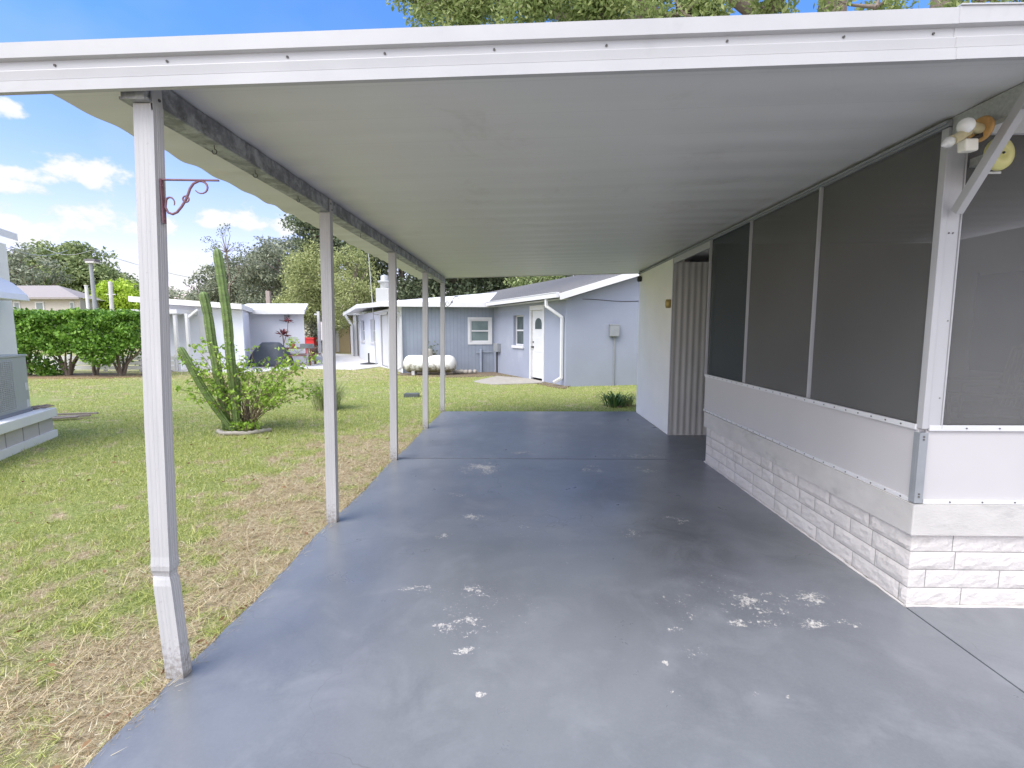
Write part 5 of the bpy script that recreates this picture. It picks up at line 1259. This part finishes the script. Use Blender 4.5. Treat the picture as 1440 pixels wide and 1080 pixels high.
# ------------------------------------------------------------------ lawn blades
def lawn():
    segs = []
    def region(x0, x1, y0, y1, n, h, w, flatp=.5):
        X_ = np.random.uniform(x0, x1, n); Y_ = np.random.uniform(y0, y1, n); segs.append((X_, Y_, np.full(n, h), np.full(n, w)))
    region(-3.4, -1.5, .6, 4.2, 60000, .032, .0042)
    region(-5.8, -3.4, 1.4, 4.4, 42000, .034, .0046)
    region(-7.0, -1.5, 4.2, 7.0, 60000, .038, .006)
    region(-10.0, -1.5, 7.0, 11, 60000, .042, .0085)
    region(-15.5, -1.5, 11.0, 16.2, 45000, .05, .013)
    region(-1.5, 4.0, 9.28, 13.8, 38000, .04, .008)
    region(-4.5, 1.2, 13.8, 17.0, 16000, .045, .012)
    region(-14, -4.5, 16.2, 19.5, 12000, .06, .02)
    region(-1.57, -1.485, .8, 9.2, 9000, .058, .005)
    nt_ = 2600; tx = np.random.uniform(-7, -1.6, nt_); ty = np.random.uniform(1, 9, nt_)**1.0; kk = 16
    TX = np.repeat(tx, kk)+np.random.randn(nt_*kk)*.022; TY = np.repeat(ty, kk)+np.random.randn(nt_*kk)*.022
    segs.append((TX, TY, np.repeat(np.random.uniform(.04, .085, nt_), kk), np.full(nt_*kk, .006)))
    X_ = np.concatenate([s[0] for s in segs]); Y_ = np.concatenate([s[1] for s in segs]); H = np.concatenate([s[2] for s in segs]); W = np.concatenate([s[3] for s in segs])
    n = len(X_)
    # keep clear of walls
    k = np.ones(n, bool)
    loc = (X_-Cn.x)*nn_.x+(Y_-Cn.y)*nn_.y; lo2 = (X_-Cn.x)*un.x+(Y_-Cn.y)*un.y
    k &= ~((loc < .03) & (lo2 > -.1))
    sd = (X_-C0.x)*dS.y-(Y_-C0.y)*dS.x; k &= ~((sd > 0) & ((X_-C0.x)*(-gD.y)+(Y_-C0.y)*gD.x > -.02) & (Y_ > 13.4))
    dens = np.sin(X_*3.1+np.sin(Y_*2.3)*2)*np.cos(Y_*2.7+X_); k &= np.random.rand(n) < (.75+.25*dens)
    X_, Y_, H, W = X_[k], Y_[k], H[k], W[k]; n = len(X_)
    straw = (np.clip((X_+2.9)/1.2, 0, 1)*np.clip((9-Y_)/3, 0, 1) > np.random.rand(n)) | (Y_+.25*X_ < .9+1.2*np.random.rand(n))
    H = H*(.5+.9*np.random.rand(n)); tilt = np.where(straw, np.random.uniform(.7, 1.5, n), np.random.uniform(.1, 1.1, n)); a = np.random.rand(n)*2*np.pi
    H = np.where(straw, H*1.25, H)
    D = np.stack([np.cos(a)*np.sin(tilt), np.sin(a)*np.sin(tilt), np.cos(tilt)], 1)*H[:, None]
    b = np.random.rand(n)*2*np.pi; Sd = np.stack([np.cos(b), np.sin(b), np.zeros(n)], 1)*W[:, None]*.5
    B0 = np.stack([X_, Y_, np.full(n, ZG+.001)], 1); bend = D*np.array([1.15, 1.15, .8])
    lift = np.where(straw, np.random.rand(n)*.018, 0); B0[:, 2] += lift
    V = np.stack([B0-Sd, B0+Sd, B0+bend], 1).reshape(-1, 3)
    me = bpy.data.meshes.new('grass'); me.vertices.add(3*n); me.vertices.foreach_set('co', V.ravel()); me.loops.add(3*n); me.loops.foreach_set('vertex_index', np.arange(3*n, dtype=np.int32))
    me.polygons.add(n); me.polygons.foreach_set('loop_start', np.arange(0, 3*n, 3, dtype=np.int32)); me.polygons.foreach_set('loop_total', np.full(n, 3, dtype=np.int32)); me.update(calc_edges=True)
    me.materials.append(blade_mat()); o = bpy.data.objects.new('grass', me); COL.objects.link(o); tag(o, 'short lawn grass turning to dry straw beside the slab', 'grass', kind='stuff')
    # fallen leaves
    n = 130; P = np.stack([np.random.uniform(-5, -1.55, n), np.random.uniform(1.2, 7, n)**1.0, np.full(n, ZG+.03)], 1)
    P2 = np.stack([np.random.uniform(-1.62, -1.5, 26), np.random.uniform(1.2, 2.6, 26), np.full(26, ZG+.04)], 1)
    o = leaf_mesh('fallen_leaves', np.concatenate([P, P2]), .038, fallen_m, None, .45, .8); tag(o, 'scattered dry brown fallen leaves on the lawn', 'leaves', kind='stuff')
lawn()

# ------------------------------------------------------------------ sky and sun
SUN_EL, SUN_AZ = R(54), R(226)      # azimuth clockwise from +y
w = bpy.data.worlds.new('World'); S.world = w; w.use_nodes = True; nt = w.node_tree; N, L = nt.nodes, nt.links
bg = N['Background']; sky = N.new('ShaderNodeTexSky'); sky.sky_type = 'NISHITA'; sky.sun_disc = False
sky.sun_elevation = SUN_EL; sky.sun_rotation = SUN_AZ; sky.air_density = 1.2; sky.dust_density = .6; sky.ozone_density = 1.6
tc = N.new('ShaderNodeTexCoord').outputs['Generated']; sp = N.new('ShaderNodeSeparateXYZ'); L.new(tc, sp.inputs[0])
az = math_(nt, 'ARCTAN2', sp.outputs[0], sp.outputs[1]); el = math_(nt, 'ARCSINE', sp.outputs[2])
mp = N.new('ShaderNodeMapping'); mp.inputs['Scale'].default_value = (1, 1, 1.5); L.new(tc, mp.inputs[0])
n1 = noise(nt, mp.outputs[0], 22, 4, .6); n0 = noise(nt, mp.outputs[0], 7, 3, .55)
clouds = [(18, 318, 48, 26), (128, 314, 78, 22), (362, 314, 96, 20), (28, 241, 50, 11), (120, 244, 62, 17), (12, 262, 40, 10), (15, 152, 20, 9), (232, 385, 95, 20), (222, 318, 25, 18), (90, 400, 90, 16)]
ae = N.new('ShaderNodeCombineXYZ'); L.new(az, ae.inputs[0]); L.new(el, ae.inputs[1]); mn = None
for (a, b, sx, sy) in clouds:
    d = ray(a, b).normalized(); ca = math.atan2(d.x, d.y); ce = math.asin(d.z); k = 1/math.hypot(700, 300)
    q = N.new('ShaderNodeVectorMath'); q.operation = 'MULTIPLY_ADD'; L.new(ae.outputs[0], q.inputs[0])
    q.inputs[1].default_value = (1/(sx*k), 1/(sy*k*1.15), 0); q.inputs[2].default_value = (-ca/(sx*k), -ce/(sy*k*1.15), 0)
    l_ = N.new('ShaderNodeVectorMath'); l_.operation = 'LENGTH'; L.new(q.outputs[0], l_.inputs[0])
    mn = l_.outputs['Value'] if mn is None else math_(nt, 'MINIMUM', mn, l_.outputs['Value'])
mx = math_(nt, 'SUBTRACT', 1, mn)
f = math_(nt, 'ADD', math_(nt, 'SUBTRACT', mx, .12), math_(nt, 'MULTIPLY', math_(nt, 'SUBTRACT', n1, .5), 2.6))
cm = maprange(nt, f, .0, .50, 0, .95, True)
wisp = maprange(nt, n0, .45, .75, 0, .3); wisp = math_(nt, 'MULTIPLY', wisp, maprange(nt, el, .1, .5, 1, .2))
cm = math_(nt, 'MAXIMUM', cm, wisp)
# added bright cloud, unseen overhead and behind the camera, fills and whitens the light
cshade = ramp(nt, math_(nt, 'ADD', f, 0.), [(.0, (2.5, 2.8, 3.2)), (.55, (3.25, 3.3, 3.35))])
lp = None
dens2 = maprange(nt, sp.outputs[1], .25, -.15, 0, .75, True); fill_veil = math_(nt, 'MULTIPLY', dens2, maprange(nt, noise(nt, tc, 2.2, 2, .5), .35, .62, .35, 1))
tint = mixc(nt, maprange(nt, el, 0.04, .45, 0, 1), (1.0, .74, .92), (.36, .585, .95))
skyc = mixc(nt, 1.0, sky.outputs[0], tint, 'MULTIPLY')
col = mixc(nt, math_(nt, 'MAXIMUM', cm, 0), skyc, cshade)
col = mixc(nt, fill_veil, col, (9.3, 9.1, 9.0))
L.new(col, bg.inputs[0]); w.cycles.sampling_method = 'MANUAL'; w.cycles.sample_map_resolution = 512; bg.inputs[1].default_value = .15
sl = bpy.data.lights.new('sun', 'SUN'); sl.energy = 2.0; sl.angle = R(46); sl.color = (1, .955, .89)
so = bpy.data.objects.new('sun', sl); COL.objects.link(so)
sdv = Vector((math.sin(SUN_AZ)*math.cos(SUN_EL), math.cos(SUN_AZ)*math.cos(SUN_EL), math.sin(SUN_EL)))
so.rotation_euler = sdv.to_track_quat('Z', 'Y').to_euler()

S.render.engine = 'CYCLES'
S.view_settings.view_transform = 'Standard'; S.view_settings.look = 'None'; S.view_settings.gamma = 1; S.view_settings.exposure = 1.08
S.cycles.max_bounces = 6; S.cycles.diffuse_bounces = 3; S.cycles.glossy_bounces = 2; S.cycles.transmission_bounces = 3; S.cycles.transparent_max_bounces = 8
